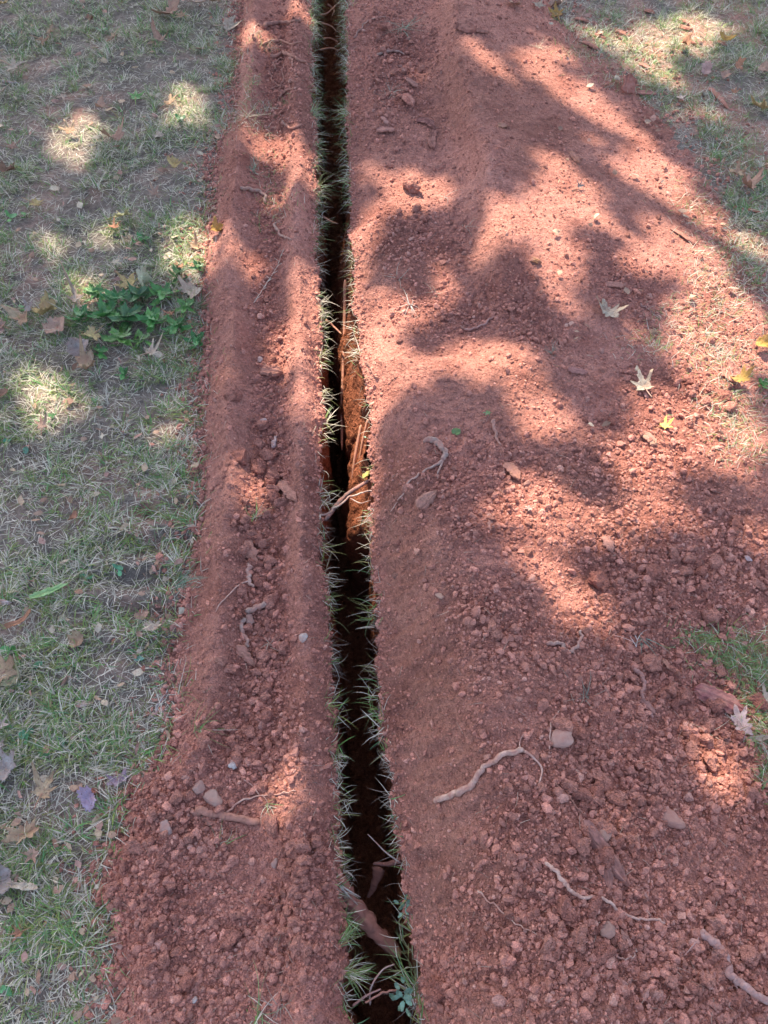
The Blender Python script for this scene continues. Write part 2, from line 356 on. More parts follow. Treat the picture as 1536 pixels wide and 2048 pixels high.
# ------------------------------------------------------------------ mesh helpers
def setcol(me, col):
    a = me.color_attributes.new('Col', 'FLOAT_COLOR', 'POINT')
    c = np.ones((len(me.vertices), 4)); c[:, :3] = col; a.data.foreach_set('color', c.ravel())
def mesh(name, V, F, mat, col=None, smooth=True):
    V = np.asarray(V, float); me = bpy.data.meshes.new(name)
    if isinstance(F, np.ndarray):
        k = F.shape[1]; me.vertices.add(len(V)); me.vertices.foreach_set('co', V.ravel())
        me.loops.add(F.size); me.loops.foreach_set('vertex_index', F.ravel().astype(np.int32))
        me.polygons.add(len(F)); me.polygons.foreach_set('loop_start', np.arange(0, F.size, k, dtype=np.int32))
        me.update(calc_edges=True)
    else:
        me.from_pydata(V.tolist(), [], F); me.update()
    me.polygons.foreach_set('use_smooth', np.full(len(me.polygons), smooth))
    if col is not None: setcol(me, col)
    me.materials.append(mat); return me
def link(name, me, parent=None):
    o = bpy.data.objects.new(name, me); C.objects.link(o)
    if parent is not None: o.parent = parent
    return o
def tag(o, label=None, cat=None, group=None, kind=None):
    if label: o['label'] = label
    if cat: o['category'] = cat
    if group: o['group'] = group
    if kind: o['kind'] = kind
    return o
def thing(name, loc, label, cat, group=None, rz=0):
    o = bpy.data.objects.new(name, None); C.objects.link(o); o.location = loc; o.rotation_euler = (0, 0, rz)
    o.empty_display_size = .01
    return tag(o, label, cat, group)

# ------------------------------------------------------------------ ground sheets
def cluster(a, lo, hi, n, far, k):
    """dense coordinates a..; coarse ones out to far"""
    e = np.geomspace(1, 1+far, k)[1:]-1
    return e
ys = [-.14]
while ys[-1] < 3.75:
    d = math.hypot(CAM_H, max(ys[-1], 0)); dp = mpp(1024)*0
    # row step follows the distance from the viewer's standing point
    ys.append(ys[-1]+.0021*(d/CAM_H)**2.0*1.2)
ys = np.array(ys)
up = np.r_[np.arange(ys[-1]+.02, 7.4, .06), 7.4+np.geomspace(.1, 60, 16)]; dn = np.r_[ys[0]-np.arange(.02, 5, .1), ys[0]-5-np.geomspace(.1, 40, 14)]
YS = np.r_[dn[::-1], ys, up]
NX = 570
s = np.linspace(-1, 1, NX)
halfw = lambda y: .80+.335*np.clip(y, -.2, 4.2)
# extra columns outwards
so_ = np.geomspace(.012, 45, 30)
def grid_x(y):
    w = halfw(y); core = s*w
    return np.r_[-w-so_[::-1], core, w+so_]
GX = np.array([grid_x(y) for y in YS]); GY = np.repeat(YS[:,None], GX.shape[1], 1)
ncol = GX.shape[1]; nrow = len(YS)
GC = cloddy(GX, GY)
HL = lawn_h(GX, GY)
EL = edgeL(YS)[:,None]; ER = edgeR(YS)[:,None]
far_fade = np.clip((np.abs(GX)-5)/10, 0, 1)
HBL = bank_h(GX, GY, -1, GC); HBR = bank_h(GX, GY, 1, GC)
idx = np.arange(nrow*ncol).reshape(nrow, ncol)
quads = np.stack([idx[:-1,:-1], idx[:-1,1:], idx[1:,1:], idx[1:,:-1]], -1).reshape(-1, 4)
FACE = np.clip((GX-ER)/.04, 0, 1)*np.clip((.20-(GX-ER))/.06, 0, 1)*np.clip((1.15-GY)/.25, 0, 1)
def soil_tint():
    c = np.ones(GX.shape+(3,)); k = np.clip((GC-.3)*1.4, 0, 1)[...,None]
    c = c*(1-k*np.array([.17,.24,.24])); c = c*(1-FACE[...,None]*np.array([.10,.08,.08]))  # cloddy subsoil darker, with the groove's shade painted into the same tint
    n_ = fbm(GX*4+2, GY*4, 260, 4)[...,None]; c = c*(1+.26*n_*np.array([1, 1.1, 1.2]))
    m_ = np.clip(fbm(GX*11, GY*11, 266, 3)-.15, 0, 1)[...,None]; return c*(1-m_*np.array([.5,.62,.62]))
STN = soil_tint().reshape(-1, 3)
def sub(Hm, keepv, name, mat, X=GX, col=None):
    k = keepv.ravel(); q = quads[k[quads].all(1)]
    used = np.unique(q); mp = np.zeros(nrow*ncol, np.int64); mp[used] = np.arange(len(used))
    V = np.stack([X.ravel(), GY.ravel(), Hm.ravel()], 1)[used]
    return tag(link(name, mesh(name, V, mp[q].astype(np.int32), mat, None if col is None else col[used])), kind='structure')
# move grid points that fall just inside the trench onto its rim so the rim is a clean line
def snap(side):
    X = GX.copy(); step = np.gradient(GX, axis=1)
    if side < 0:
        m = (GX > EL) & (GX < EL+step*1.01); X = np.where(m, EL, GX); return X, GX <= EL+step*1.01
    m = (GX < ER) & (GX > ER-step*1.01); X = np.where(m, ER, GX); return X, GX >= ER-step*1.01
XL_, kL = snap(-1); XR_, kR = snap(1)
XLR = np.where(GX < .5*(EL+ER), XL_, XR_)
BARE = [(150,210,90,26,10,.9),(250,1000,130,60,0,.75),(300,1215,100,26,0,.7),(250,1270,80,20,0,.5),(430,920,60,50,0,.5),(320,850,70,30,0,.5),(60,560,60,60,0,.5),(20,690,60,20,0,.6),(230,1330,60,30,0,.5),(100,1240,60,30,0,.5),(150,950,90,50,0,.4),(300,1060,60,40,0,.5),(60,1950,60,40,0,.3),(170,1780,40,60,0,.4),(190,560,80,24,0,.35),(150,380,80,26,0,.35),(400,880,80,80,0,.35)]
SP_ = np.maximum(blob_field(GX, GY, BARE, 0, 2), np.exp(-np.abs(GX-np.interp(GY, ley, lex))/.03))*np.clip(.6+1.2*fbm(GX*20, GY*20, 270, 3), 0, 1)
SP_ = np.maximum(SP_, np.clip((GX-.55)*3, 0, .8)*np.clip(.5+1.5*fbm(GX*10, GY*10, 275, 3), 0, 1)*(GX < 1.6))
RED_SPILL = (SP_[...,None]*np.ones(3)).reshape(-1, 3)
g = sub(HL, (kL | kR) & (HL > np.where(GX < .5*(EL+ER), HBL, HBR)-.012), 'ground', M_LAWN, XLR, RED_SPILL)
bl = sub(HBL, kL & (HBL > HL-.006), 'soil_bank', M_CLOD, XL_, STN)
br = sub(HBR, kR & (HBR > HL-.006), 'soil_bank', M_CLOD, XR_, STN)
bl['label'] = 'low rutted bank of red clay left of the trench'; br['label'] = 'high ridged bank of red clay right of the trench'

HMAX = np.where(GX < .5*(EL+ER), np.maximum(HL, HBL), np.maximum(HL, HBR))
def look(x, y):
    """height of the built ground under a point, read from the grid"""
    y = float(np.clip(y, ys[0], ys[-1]-1e-3)); r = int(np.searchsorted(YS, y))-1; fy = (y-YS[r])/(YS[r+1]-YS[r])
    w = halfw(y); c = (x/w+1)/2*(NX-1)+30; c = float(np.clip(c, 30, 30+NX-2)); ci = int(c); fc = c-ci
    a = HMAX[r, ci]*(1-fc)+HMAX[r, ci+1]*fc; b = HMAX[r+1, ci]*(1-fc)+HMAX[r+1, ci+1]*fc
    return float(a*(1-fy)+b*fy)
def onground(px, py):
    u = (px-768)/FPX; v = (py-1024)/FPX; z = 0.0
    for _ in range(7):
        t = (CAM_H-z)/(SP+v*CP); z = .5*z+.5*look(u*t, (CP-v*SP)*t)
    t = (CAM_H-z)/(SP+v*CP); x = u*t; y = (CP-v*SP)*t
    return Vector((x, y, look(x, y)+.0022))

# trench walls and floor
TD = .60
yt = np.r_[np.geomspace(.02, 3.9, 40)[::-1]*-1-.14, np.arange(-.14, 3.8, .0065), 3.8+np.geomspace(.01, 2.86, 50)]
ks = np.linspace(0, 1, 56)
def wall(side, name):
    Y = np.repeat(yt[:,None], len(ks), 1); K = np.repeat(ks[None], len(yt), 0)
    e = edgeL(yt) if side < 0 else edgeR(yt)
    top = np.maximum(lawn_h(e, yt), bank_h(e, yt, side))
    Z = top[:,None]+.001-K*(TD+.05+top[:,None])
    sgn = 1 if side < 0 else -1
    # tooth marks: slanting scrapes, plus lumps and slumps
    X = e[:,None]+sgn*(-.004*np.sin(np.clip(K*9, 0, 1)*math.pi)*0+.006*K+.007*fbm(Y*7, Z*9, 101, 3)*np.clip(K*12, 0, 1)
        +.0045*fbm(Y*45, Z*9+Y*12, 111, 3)*np.clip(K*12, 0, 1)+.003*fbm(Y*120, Z*120, 121, 2)*np.clip(K*12, 0, 1))
    if side > 0:       # the right wall leans in where it was undercut and slumped
        y0 = 1.00; f = np.clip((Y-.93-.08*K)/.03, 0, 1)*np.clip((2.35-Y)/.5, 0, 1); dz = np.clip(-Z, 0, .6)
        lean = .058*np.clip(dz/.20, 0, 1)**.8*f+.02*np.clip(dz/.3, 0, 1)*np.clip((Y-2.2)/.3, 0, 1)
        X = X-lean-f*.007*fbm(Y*3+Z*1.5, (e[:,None]-X)*0+Z*2-Y*9, 141, 3)-f*.006*np.abs(vnoise(Z*7-Y*2, Y*26+Z*26, 147))
    X = X-sgn*.010*np.exp(-((K-.10)/.08)**2)*(K > 0)
    V = np.stack([X.ravel(), Y.ravel(), Z.ravel()], 1); n1, n2 = Y.shape; ii = np.arange(n1*n2).reshape(n1, n2)
    q = np.stack([ii[:-1,:-1], ii[1:,:-1], ii[1:,1:], ii[:-1,1:]], -1).reshape(-1, 4)
    if side > 0: q = q[:, ::-1]
    return tag(link(name, mesh(name, V, q.astype(np.int32), M_WALL)), kind='structure')
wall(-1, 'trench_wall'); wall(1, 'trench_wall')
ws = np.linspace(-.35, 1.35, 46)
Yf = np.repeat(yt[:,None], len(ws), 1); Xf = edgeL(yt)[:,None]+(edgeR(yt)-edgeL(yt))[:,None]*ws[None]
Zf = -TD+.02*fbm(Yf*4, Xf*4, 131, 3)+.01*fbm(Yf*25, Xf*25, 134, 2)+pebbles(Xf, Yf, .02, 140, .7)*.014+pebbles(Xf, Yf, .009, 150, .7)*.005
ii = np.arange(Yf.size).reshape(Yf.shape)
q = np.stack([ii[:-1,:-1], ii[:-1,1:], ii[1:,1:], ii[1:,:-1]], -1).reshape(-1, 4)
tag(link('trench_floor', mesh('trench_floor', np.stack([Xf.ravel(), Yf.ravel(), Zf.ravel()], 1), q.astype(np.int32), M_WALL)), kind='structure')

# ------------------------------------------------------------------ shade tree
LIT = [ # photo px: cx, cy, rx, ry, deg, light let through
 (140,215,62,26,25,0.90),(362,165,42,34,0,0.80),(150,275,50,18,0,0.40),(365,450,55,52,0,1.00),(205,415,46,18,0,0.80),(75,430,34,20,0,0.60),(145,530,34,24,0,0.80),
 (30,745,80,56,10,1.00),(115,760,30,26,0,0.60),(312,810,34,14,0,0.50),(350,775,24,18,0,0.40),(60,480,60,14,0,0.22),(240,240,60,14,0,0.17),(300,960,100,40,0,0.14),(290,1200,90,30,0,0.12),
 (535,262,62,24,-12,1.00),(585,290,30,14,0,0.60),(602,322,34,30,0,1.00),(545,362,16,12,0,0.90),(505,45,34,22,0,0.75),(600,5,30,12,0,0.60),(480,490,44,24,0,0.60),(480,540,40,30,0,0.25),(600,560,30,40,0,0.60),(605,640,38,90,0,1.00),(622,735,32,52,0,1.00),(545,660,30,40,0,0.60),(450,725,28,30,0,0.40),(560,790,20,40,0,0.17),
 (540,885,28,24,0,0.40),(480,930,36,26,0,0.60),(440,1075,20,60,0,0.19),(560,1560,36,60,0,0.55),(620,1000,26,200,0,0.08),(610,1420,40,160,0,0.10),
 (822,368,86,34,-8,0.95),(735,335,26,50,0,0.60),(722,470,34,44,0,1.00),(800,290,60,20,0,0.19),
 (760,700,60,110,-8,1.00),(722,830,40,110,0,1.00),(690,760,40,190,0,1.40),(640,640,40,120,0,1.20),(800,640,60,40,20,0.90),(890,590,62,28,15,0.95),(900,545,40,22,0,0.80),(840,790,60,40,0,0.70),(700,930,26,110,0,1.00),(690,600,30,100,0,0.40),
 (995,500,42,50,0,0.85),(1000,570,36,30,0,0.60),(1128,560,52,95,-20,1.00),(1090,470,70,60,-30,0.95),(940,720,84,44,-10,0.95),(1040,760,50,40,-20,0.60),(1095,850,60,60,-20,0.70),(1050,900,50,50,0,0.22),
 (1325,790,66,66,-20,1.00),(1430,820,110,90,0,0.95),(1440,660,100,110,-20,0.95),(1400,560,60,60,0,0.85),(1310,920,110,50,-20,0.85),(1230,640,40,60,-50,0.60),(1275,480,110,50,-35,0.90),(1180,430,90,50,-35,0.85),
 (1085,120,44,44,-20,0.95),(1155,175,110,32,-25,1.00),(965,128,40,24,-35,0.75),(1010,160,50,18,-35,0.60),(1310,320,80,50,-40,1.00),(1235,330,50,30,-30,0.80),(1110,380,60,60,-30,0.80),(960,330,40,30,0,0.19),(1180,260,60,30,-20,0.40),(1040,250,40,22,-35,0.19),
 (1390,30,150,34,0,1.00),(1200,45,70,24,-25,0.80),(1290,90,90,20,-20,0.80),(1390,180,80,24,-20,0.44),(1430,440,120,44,-20,0.60),(1380,430,60,60,-30,0.70),(980,20,40,26,0,0.22),
 (1110,1070,92,60,-10,1.00),(1105,1170,36,50,0,0.90),(1178,1255,52,46,0,1.00),(1300,1010,90,38,-10,0.90),(1260,965,90,40,-20,0.80),(1515,1040,36,44,0,0.80),(1200,1100,40,40,0,0.70),
 (1425,1500,48,50,-30,0.85),(1450,1570,52,32,0,0.80),(1530,1230,40,50,0,0.25),(1490,1340,60,40,0,0.40),(1290,1840,90,60,-20,0.25),(1420,1700,120,80,-10,0.17),(1450,1990,140,90,0,0.22),(1100,1990,120,50,0,0.17),(900,1000,40,120,0,0.05),(1000,420,30,60,0,0.22),(650,300,16,60,0,0.17),(662,60,14,60,0,0.17)]
DARK = [(1215,588,56,34,-30,.9),(1280,702,76,30,-15,.95),(1050,640,90,60,-45,.95),(930,585,40,46,0,.6),(1130,715,100,46,-40,.95),(1250,430,60,26,-35,.5),(1200,480,40,26,0,.6),(1060,230,50,18,-35,.5),
 (1150,225,60,16,-30,.5),(1420,260,90,40,-35,.85),(1330,220,60,22,-20,.8),(1500,60,60,80,0,.9),(1190,70,60,18,-30,.6),(1010,345,60,26,-40,.7),(1150,520,14,40,0,.3),(1320,555,60,30,-10,.5),(1200,960,60,30,-40,.5),(1380,960,80,40,-20,.6),(800,880,56,44,0,.95),(860,680,40,36,0,.6),(940,640,60,30,-30,.7),(985,560,26,22,0,.6),(1180,1120,20,24,0,.5),(1115,110,30,12,-30,.4)]
def lit(x, y):
    a = blob_field(x, y, [(p, q, rx+.016/mpp(q), ry+.016/mpp(q), d, v) for p, q, rx, ry, d, v in LIT], .06, 3.0); b = blob_field(x, y, DARK, .06, 3.0)
    v = np.clip(a-b, 0, 1)+(.03+.09*np.clip((y-1.0)/.4, 0, 1)*(x > -.1))*np.clip(fbm(x*9+1, y*9, 205, 3)*2, -1, 1)+.16*np.clip((y-1.0)/.4, 0, 1)*(x > -.1)*np.clip(fbm(x*17+1, y*17, 208, 2)*2.2, -1, 1)
    # beyond the frame the canopy goes on in the same broken way
    ox = np.maximum(np.abs(x)-(.62+.27*np.clip(y, 0, 4)), 0); oy = np.maximum(np.maximum(-.05-y, y-3.4), 0)
    w = np.clip((ox+oy)/.15, 0, 1)
    nz = np.clip((fbm(x*2.2, y*2.2, 200, 3)-.08)*5, 0, 1)
    nz = nz*np.clip((np.abs(x+.12+.09*(y-3))-.2)/.1, 0, 1)
    return v*(1-w)+nz*w
NLV = 72000
kk = np.arange(NLV); lx = -3.1+6.4*((kk*.7548776662466927+.5) % 1); ly = -1.9+7.1*((kk*.5698402909980532+.5) % 1)   # evenly filled crown
sel = rng.random(NLV) < (1-np.clip(lit(lx, ly)*2.7-.16, 0, 1))*.97
lx = lx[sel]; ly = ly[sel]
base = np.stack([lx, ly, np.where((np.abs(lx) < 2) & (ly > -.2) & (ly < 3.6), .06, .0)], 1)
dist = rng.uniform(6.0, 9.2, len(lx))
Q = base+dist[:,None]*np.array(sd)[None]
def rotmats(n, tilt=math.pi):
    a = rng.normal(size=(n, 4)); a /= np.linalg.norm(a, axis=1)[:,None]
    w, x, y, z = a.T
    return np.stack([1-2*(y*y+z*z), 2*(x*y-z*w), 2*(x*z+y*w), 2*(x*y+z*w), 1-2*(x*x+z*z), 2*(y*z-x*w), 2*(x*z-y*w), 2*(y*z+x*w), 1-2*(x*x+y*y)], 1).reshape(n, 3, 3)
lf = np.array([(0,-1,0),(.62,-.35,.1),(.45,.5,.05),(0,1.1,-.1),(-.45,.5,.05),(-.62,-.35,.1),(0,0,-.08)])
lt = np.array([(0,1,5),(1,2,4),(1,4,5),(2,3,4)])
R = rotmats(len(Q)); sz = rng.uniform(.050, .068, len(Q))
V = (np.einsum('nij,vj->nvi', R, lf)*sz[:,None,None]+Q[:,None,:]).reshape(-1, 3)
F = (lt[None]+(np.arange(len(Q))*7)[:,None,None]).reshape(-1, 3)
cc = np.array([.07,.12,.03])*rng.uniform(.7, 1.4, (len(Q), 1))
tree = thing('maple_tree', (-5.2, 9.4, 0), 'broad leafy tree ahead of the lawn whose crown throws the dappled shade', 'tree')
cr = link('crown', mesh('crown', V-np.array([-5.2, 9.4, 0]), F.astype(np.int32), M_CROWN, np.repeat(cc, 7, 0)), tree)

# ------------------------------------------------------------------ tubes (roots, twigs, stems)
def catmull(P, n):
    P = np.asarray(P, float)
    if len(P) == 2: t = np.linspace(0, 1, n)[:,None]; return P[0]*(1-t)+P[1]*t
    Q = np.vstack([2*P[0]-P[1], P, 2*P[-1]-P[-2]]); out = []
    m = len(P)-1
    for k in range(n):
        u = k/(n-1)*m; i = min(int(u), m-1); f = u-i; a, b, c, d = Q[i:i+4]
        out.append(.5*((2*b)+(c-a)*f+(2*a-5*b+4*c-d)*f*f+(3*b-a-3*c+d)*f**3))
    return np.array(out)
def tube_geo(P, r0, r1, n=24, k=8, lump=.18, seed=0, flat=1.0, ridges=0):
    c = catmull(P, n); L = len(c); t = np.gradient(c, axis=0); t /= np.linalg.norm(t, axis=1)[:,None]+1e-9
    up = np.array([0, 0, 1.]); a = np.cross(t, up); nn = np.linalg.norm(a, axis=1)[:,None]; a = np.where(nn > 1e-3, a/(nn+1e-9), np.array([1., 0, 0])); b = np.cross(a, t)
    th = np.arange(k)/k*2*math.pi; u = np.linspace(0, 1, L)
    r = (r0+(r1-r0)*u); r = r[:,None]*(1+lump*vnoise(u[:,None]*L*.45+seed*3.1, th[None]*1.3+seed, 300+seed)+.5*lump*vnoise(u[:,None]*3+seed, 0*th[None], 301))
    if ridges: r = r*(1+ridges*np.sign(vnoise(np.repeat(th[None]*k*.37, L, 0)+seed, u[:,None]*2, 305))*.5)
    r[0] *= .55; r[-1] *= .35
    V = c[:,None,:]+r[:,:,None]*(np.cos(th)[None,:,None]*a[:,None,:]+flat*np.sin(th)[None,:,None]*b[:,None,:])
    V = np.vstack([V.reshape(-1, 3), c[0]-t[0]*r0*.15, c[-1]+t[-1]*r1*.15])
    F = []
    for i in range(L-1):
        for j in range(k):
            j2 = (j+1) % k; F.append((i*k+j, i*k+j2, (i+1)*k+j2, (i+1)*k+j))
    for j in range(k):
        F.append((L*k, (j+1) % k, j)); F.append((L*k+1, (L-1)*k+j, (L-1)*k+(j+1) % k))
    return V, F
def tint(n, col, var=.12):
    return np.clip(np.array(col)[None]*(1+rng.normal(0, var, (n, 1))), 0, 1)
# tree trunk and limbs
bark = (.16,.12,.09)
TC = np.array([-5.2, 9.4, 0])
Vt, Ft = tube_geo([(0,0,-.2),(.05,-.1,1.2),(.2,-.3,2.8),(.5,-.6,4.6)], .26, .16, 40, 14, .12, 5)
link('trunk', mesh('trunk', Vt, Ft, M_WOOD, tint(len(Vt), bark)), tree)
cen = Q.mean(0)-TC
for k in range(7):
    e = np.array([cen[0]+rng.uniform(-2.6, 2.6), cen[1]+rng.uniform(-2.2, 2.2), cen[2]+rng.uniform(-.4, 1.0)])
    a = np.array([.42, -.52, 3.6+.12*k]); mid = (a+e)/2+np.array([0, 0, .5])
    Vt, Ft = tube_geo([a, mid, e], .09, .015, 24, 8, .15, k)
    link('branch', mesh('branch', Vt, Ft, M_WOOD, tint(len(Vt), bark)), tree)

# ------------------------------------------------------------------ clods
def rock_variants(sub, nvar, seed, rough=.22, squash=.75):
    out = []
    for k in range(nvar):
        bm = bmesh.new(); bmesh.ops.create_icosphere(bm, subdivisions=sub, radius=1)
        V = np.array([v.co[:] for v in bm.verts]); F = np.array([[l.index for l in f.verts] for f in bm.faces]); bm.free()
        r = np.random.default_rng(seed+k)
        for _ in range(9):      # chop facets
            nrm = r.normal(size=3); nrm /= np.linalg.norm(nrm); d = r.uniform(.5, .88)
            e = V@nrm-d; V = V-np.clip(e, 0, 1)[:,None]*nrm*.9
        nz = fbm(V[:,0]*2.2+k*5, V[:,1]*2.2+V[:,2]*1.7, seed+k, 3)
        V = V*(1+rough*nz)[:,None]; V[:,2] *= squash
        out.append((V, F))
    return out
small = rock_variants(1, 8, 500, .35); med = rock_variants(2, 8, 600, .25)
def scatter_rocks(variants, P, r, colr):
    n = len(P); vs = rng.integers(0, len(variants), n); Vo = []; Fo = []; Co = []; off = 0
    for v in range(len(variants)):
        m = vs == v; c = m.sum()
        if not c: continue
        V, F = variants[v]; an = rng.uniform(0, 2*math.pi, c); ca = np.cos(an); sa = np.sin(an)
        sx = r[m]*rng.uniform(.75, 1.35, c); sy = r[m]*rng.uniform(.7, 1.1, c); sz_ = r[m]*rng.uniform(.7, 1.15, c)
        tx = rng.normal(0, .5, c); ty = rng.normal(0, .5, c)
        x = V[None,:,0]*sx[:,None]; y = V[None,:,1]*sy[:,None]; z = V[None,:,2]*sz_[:,None]
        y, z = y*np.cos(tx)[:,None]-z*np.sin(tx)[:,None], y*np.sin(tx)[:,None]+z*np.cos(tx)[:,None]
        x, z = x*np.cos(ty)[:,None]-z*np.sin(ty)[:,None], x*np.sin(ty)[:,None]+z*np.cos(ty)[:,None]
        x, y = x*ca[:,None]-y*sa[:,None], x*sa[:,None]+y*ca[:,None]
        W_ = np.stack([x+P[m][:,0:1], y+P[m][:,1:2], z+P[m][:,2:3]], -1).reshape(-1, 3)
        Vo.append(W_); Fo.append((F[None]+(off+np.arange(c)*len(V))[:,None,None]).reshape(-1, 3)); Co.append(np.repeat(colr[m], len(V), 0)); off += c*len(V)
    return np.vstack(Vo), np.vstack(Fo).astype(np.int32), np.vstack(Co)
def soil_points(n, gain, side=None, lo=0.0):
    out = []
    tot = 0
    while tot < n:
        k = n*3
        y = rng.uniform(-.14, 1, k)**1; y = -.14+3.85*rng.random(k)**1.45
        x = rng.uniform(-1, 1, k)*halfw(y)
        c = cloddy(x, y)
        on = np.where(x < edgeL(y)-.004, -1, np.where(x > edgeR(y)+.004, 1, 0))
        keep = (on != 0) & (rng.random(k) < np.clip(c, lo, 1)**gain)
        x = x[keep]; y = y[keep]; c = c[keep]; on = on[keep]
        h = np.where(on < 0, bank_h(x, y, -1, c), bank_h(x, y, 1, c)); g_ = lawn_h(x, y)
        ok = h > g_+rng.uniform(-.004, .004, len(x))-.002*(rng.random(len(x)) < .1)
        x = x[ok]; y = y[ok]; h = np.maximum(h, g_)[ok]
        out.append(np.stack([x, y, h], 1)); tot += len(x)
    return np.vstack(out)[:n]
def clodcol(n):
    b = rng.normal(1.0, .19, (n, 1)); t = rng.random((n, 1)) < .08
    c = np.repeat(b, 3, 1)*np.array([1, 1, 1.0]); c = np.where(t, c*np.array([1.0, 1.15, 1.2])*1.15, c)
    return np.clip(c, .55, 1.6)
P = soil_points(78000, 1.0, lo=.42); r = .0013+.0030*rng.random(len(P))**2*np.clip(.85+.2*P[:,1], .85, 1.5); cP = cloddy(P[:,0], P[:,1]); r *= np.where(cP < .42, .72, 1); P[:,2] += r*.05
P2 = soil_points(8200, 1.5, lo=.16); r2 = .0032+.0058*rng.random(len(P2))**2.2; P2[:,2] += r2*.2
k = 6500; ye = -.1+3.7*rng.random(k)**1.2; ne = np.interp(ye, ley, lex)-rng.exponential(.026, k)+.006; he = np.maximum(lawn_h(ne, ye), bank_h(ne, ye, -1))
k2 = 2500; yf_ = rng.uniform(1.2, 3.6, k2); nf = np.interp(yf_, bry, brx)-.12+rng.normal(0, .12, k2); hf = np.maximum(lawn_h(nf, yf_), bank_h(nf, yf_, 1))
PE = np.stack([np.r_[ne, nf], np.r_[ye, yf_], np.r_[he, hf]+.0015], 1); re_ = .0015+.0065*rng.random(len(PE))**3
k3 = 5000; yg = -.1+3.7*rng.random(k3); sg = np.where(rng.random(k3) < .5, -1, 1); xg = np.where(sg < 0, edgeL(yg)-rng.exponential(.012, k3), edgeR(yg)+rng.exponential(.012, k3))
hg = np.where(sg < 0, bank_h(xg, yg, -1), bank_h(xg, yg, 1)); PG = np.stack([xg, yg, np.maximum(hg, lawn_h(xg, yg))], 1); rg_ = .0015+.005*rng.random(k3)**2.5
PA = np.vstack([P, P2, PE, PG]); rA = np.r_[r, r2, re_, rg_]; nA = len(PA)
me = bpy.data.meshes.new('soil_crumbs'); me.vertices.add(nA); me.vertices.foreach_set('co', PA.ravel())
def vattr(nm, arr, tp='FLOAT_VECTOR', key='vector'):
    a = me.attributes.new(nm, tp, 'POINT'); a.data.foreach_set(key, np.ascontiguousarray(arr, dtype=np.float32).ravel())
vattr('size', rA[:,None]*np.stack([rng.uniform(.8, 1.35, nA), rng.uniform(.7, 1.1, nA), rng.uniform(.55, .95, nA)], 1))
vattr('turn', np.stack([rng.normal(0, .6, nA), rng.normal(0, .6, nA), rng.uniform(0, 6.28, nA)], 1))
vattr('shade', clodcol(nA))
M_CRUMB = soil_mat('red_clay_crumb', bump=.6)
nn_ = M_CRUMB.node_tree; bs = [q_ for q_ in nn_.nodes if q_.type == 'BSDF_PRINCIPLED'][0]; src = bs.inputs['Base Color'].links[0].from_socket
at_ = nn_.nodes.new('ShaderNodeAttribute'); at_.attribute_type = 'INSTANCER'; at_.attribute_name = 'shade'
nn_.links.new(mixc(nn_, 1.0, src, at_.outputs['Vector'], 'MULTIPLY'), bs.inputs['Base Color'])
gt = bpy.data.node_groups.new('crumbs_on_points', 'GeometryNodeTree')
gt.interface.new_socket(name='Geometry', in_out='INPUT', socket_type='NodeSocketGeometry'); gt.interface.new_socket(name='Geometry', in_out='OUTPUT', socket_type='NodeSocketGeometry')
GN = gt.nodes; GLn = gt.links; gi = GN.new('NodeGroupInput'); go = GN.new('NodeGroupOutput')
ji = GN.new('GeometryNodeJoinGeometry')
for k in range(7):
    ic = GN.new('GeometryNodeMeshIcoSphere'); ic.inputs['Subdivisions'].default_value = 2 if k < 5 else 1; ic.inputs['Radius'].default_value = 1
    nz_ = GN.new('ShaderNodeTexNoise'); nz_.noise_dimensions = '4D'; nz_.inputs['W'].default_value = 3.7*k+.5; nz_.inputs['Scale'].default_value = .9; nz_.inputs['Detail'].default_value = 2
    sb = GN.new('ShaderNodeVectorMath'); sb.operation = 'SUBTRACT'; sb.inputs[1].default_value = (.5, .5, .5); GLn.new(nz_.outputs['Color'], sb.inputs[0])
    sc_ = GN.new('ShaderNodeVectorMath'); sc_.operation = 'SCALE'; sc_.inputs['Scale'].default_value = 2.1; GLn.new(sb.outputs[0], sc_.inputs[0])
    sp = GN.new('GeometryNodeSetPosition'); GLn.new(ic.outputs['Mesh'], sp.inputs['Geometry']); GLn.new(sc_.outputs[0], sp.inputs['Offset'])
    ss = GN.new('GeometryNodeSetShadeSmooth'); ss.inputs['Shade Smooth'].default_value = False; GLn.new(sp.outputs[0], ss.inputs[0])
    sm = GN.new('GeometryNodeSetMaterial'); sm.inputs['Material'].default_value = M_CRUMB; GLn.new(ss.outputs[0], sm.inputs['Geometry'])
    g2 = GN.new('GeometryNodeGeometryToInstance'); GLn.new(sm.outputs[0], g2.inputs[0]); GLn.new(g2.outputs[0], ji.inputs[0])
ip = GN.new('GeometryNodeInstanceOnPoints'); GLn.new(gi.outputs[0], ip.inputs['Points']); GLn.new(ji.outputs[0], ip.inputs['Instance']); ip.inputs['Pick Instance'].default_value = True
def nat(nm, tp='FLOAT_VECTOR'):
    a = GN.new('GeometryNodeInputNamedAttribute'); a.data_type = tp; a.inputs['Name'].default_value = nm; return a.outputs['Attribute']
GLn.new(nat('size'), ip.inputs['Scale'])
er = GN.new('FunctionNodeEulerToRotation'); GLn.new(nat('turn'), er.inputs[0]); GLn.new(er.outputs[0], ip.inputs['Rotation'])
GLn.new(ip.outputs[0], go.inputs[0])
me.materials.append(M_CRUMB)
o = tag(link('soil_crumbs', me), 'fine red clay crumbs strewn over both banks', None, None, 'stuff')
md = o.modifiers.new('crumbs', 'NODES'); md.node_group = gt
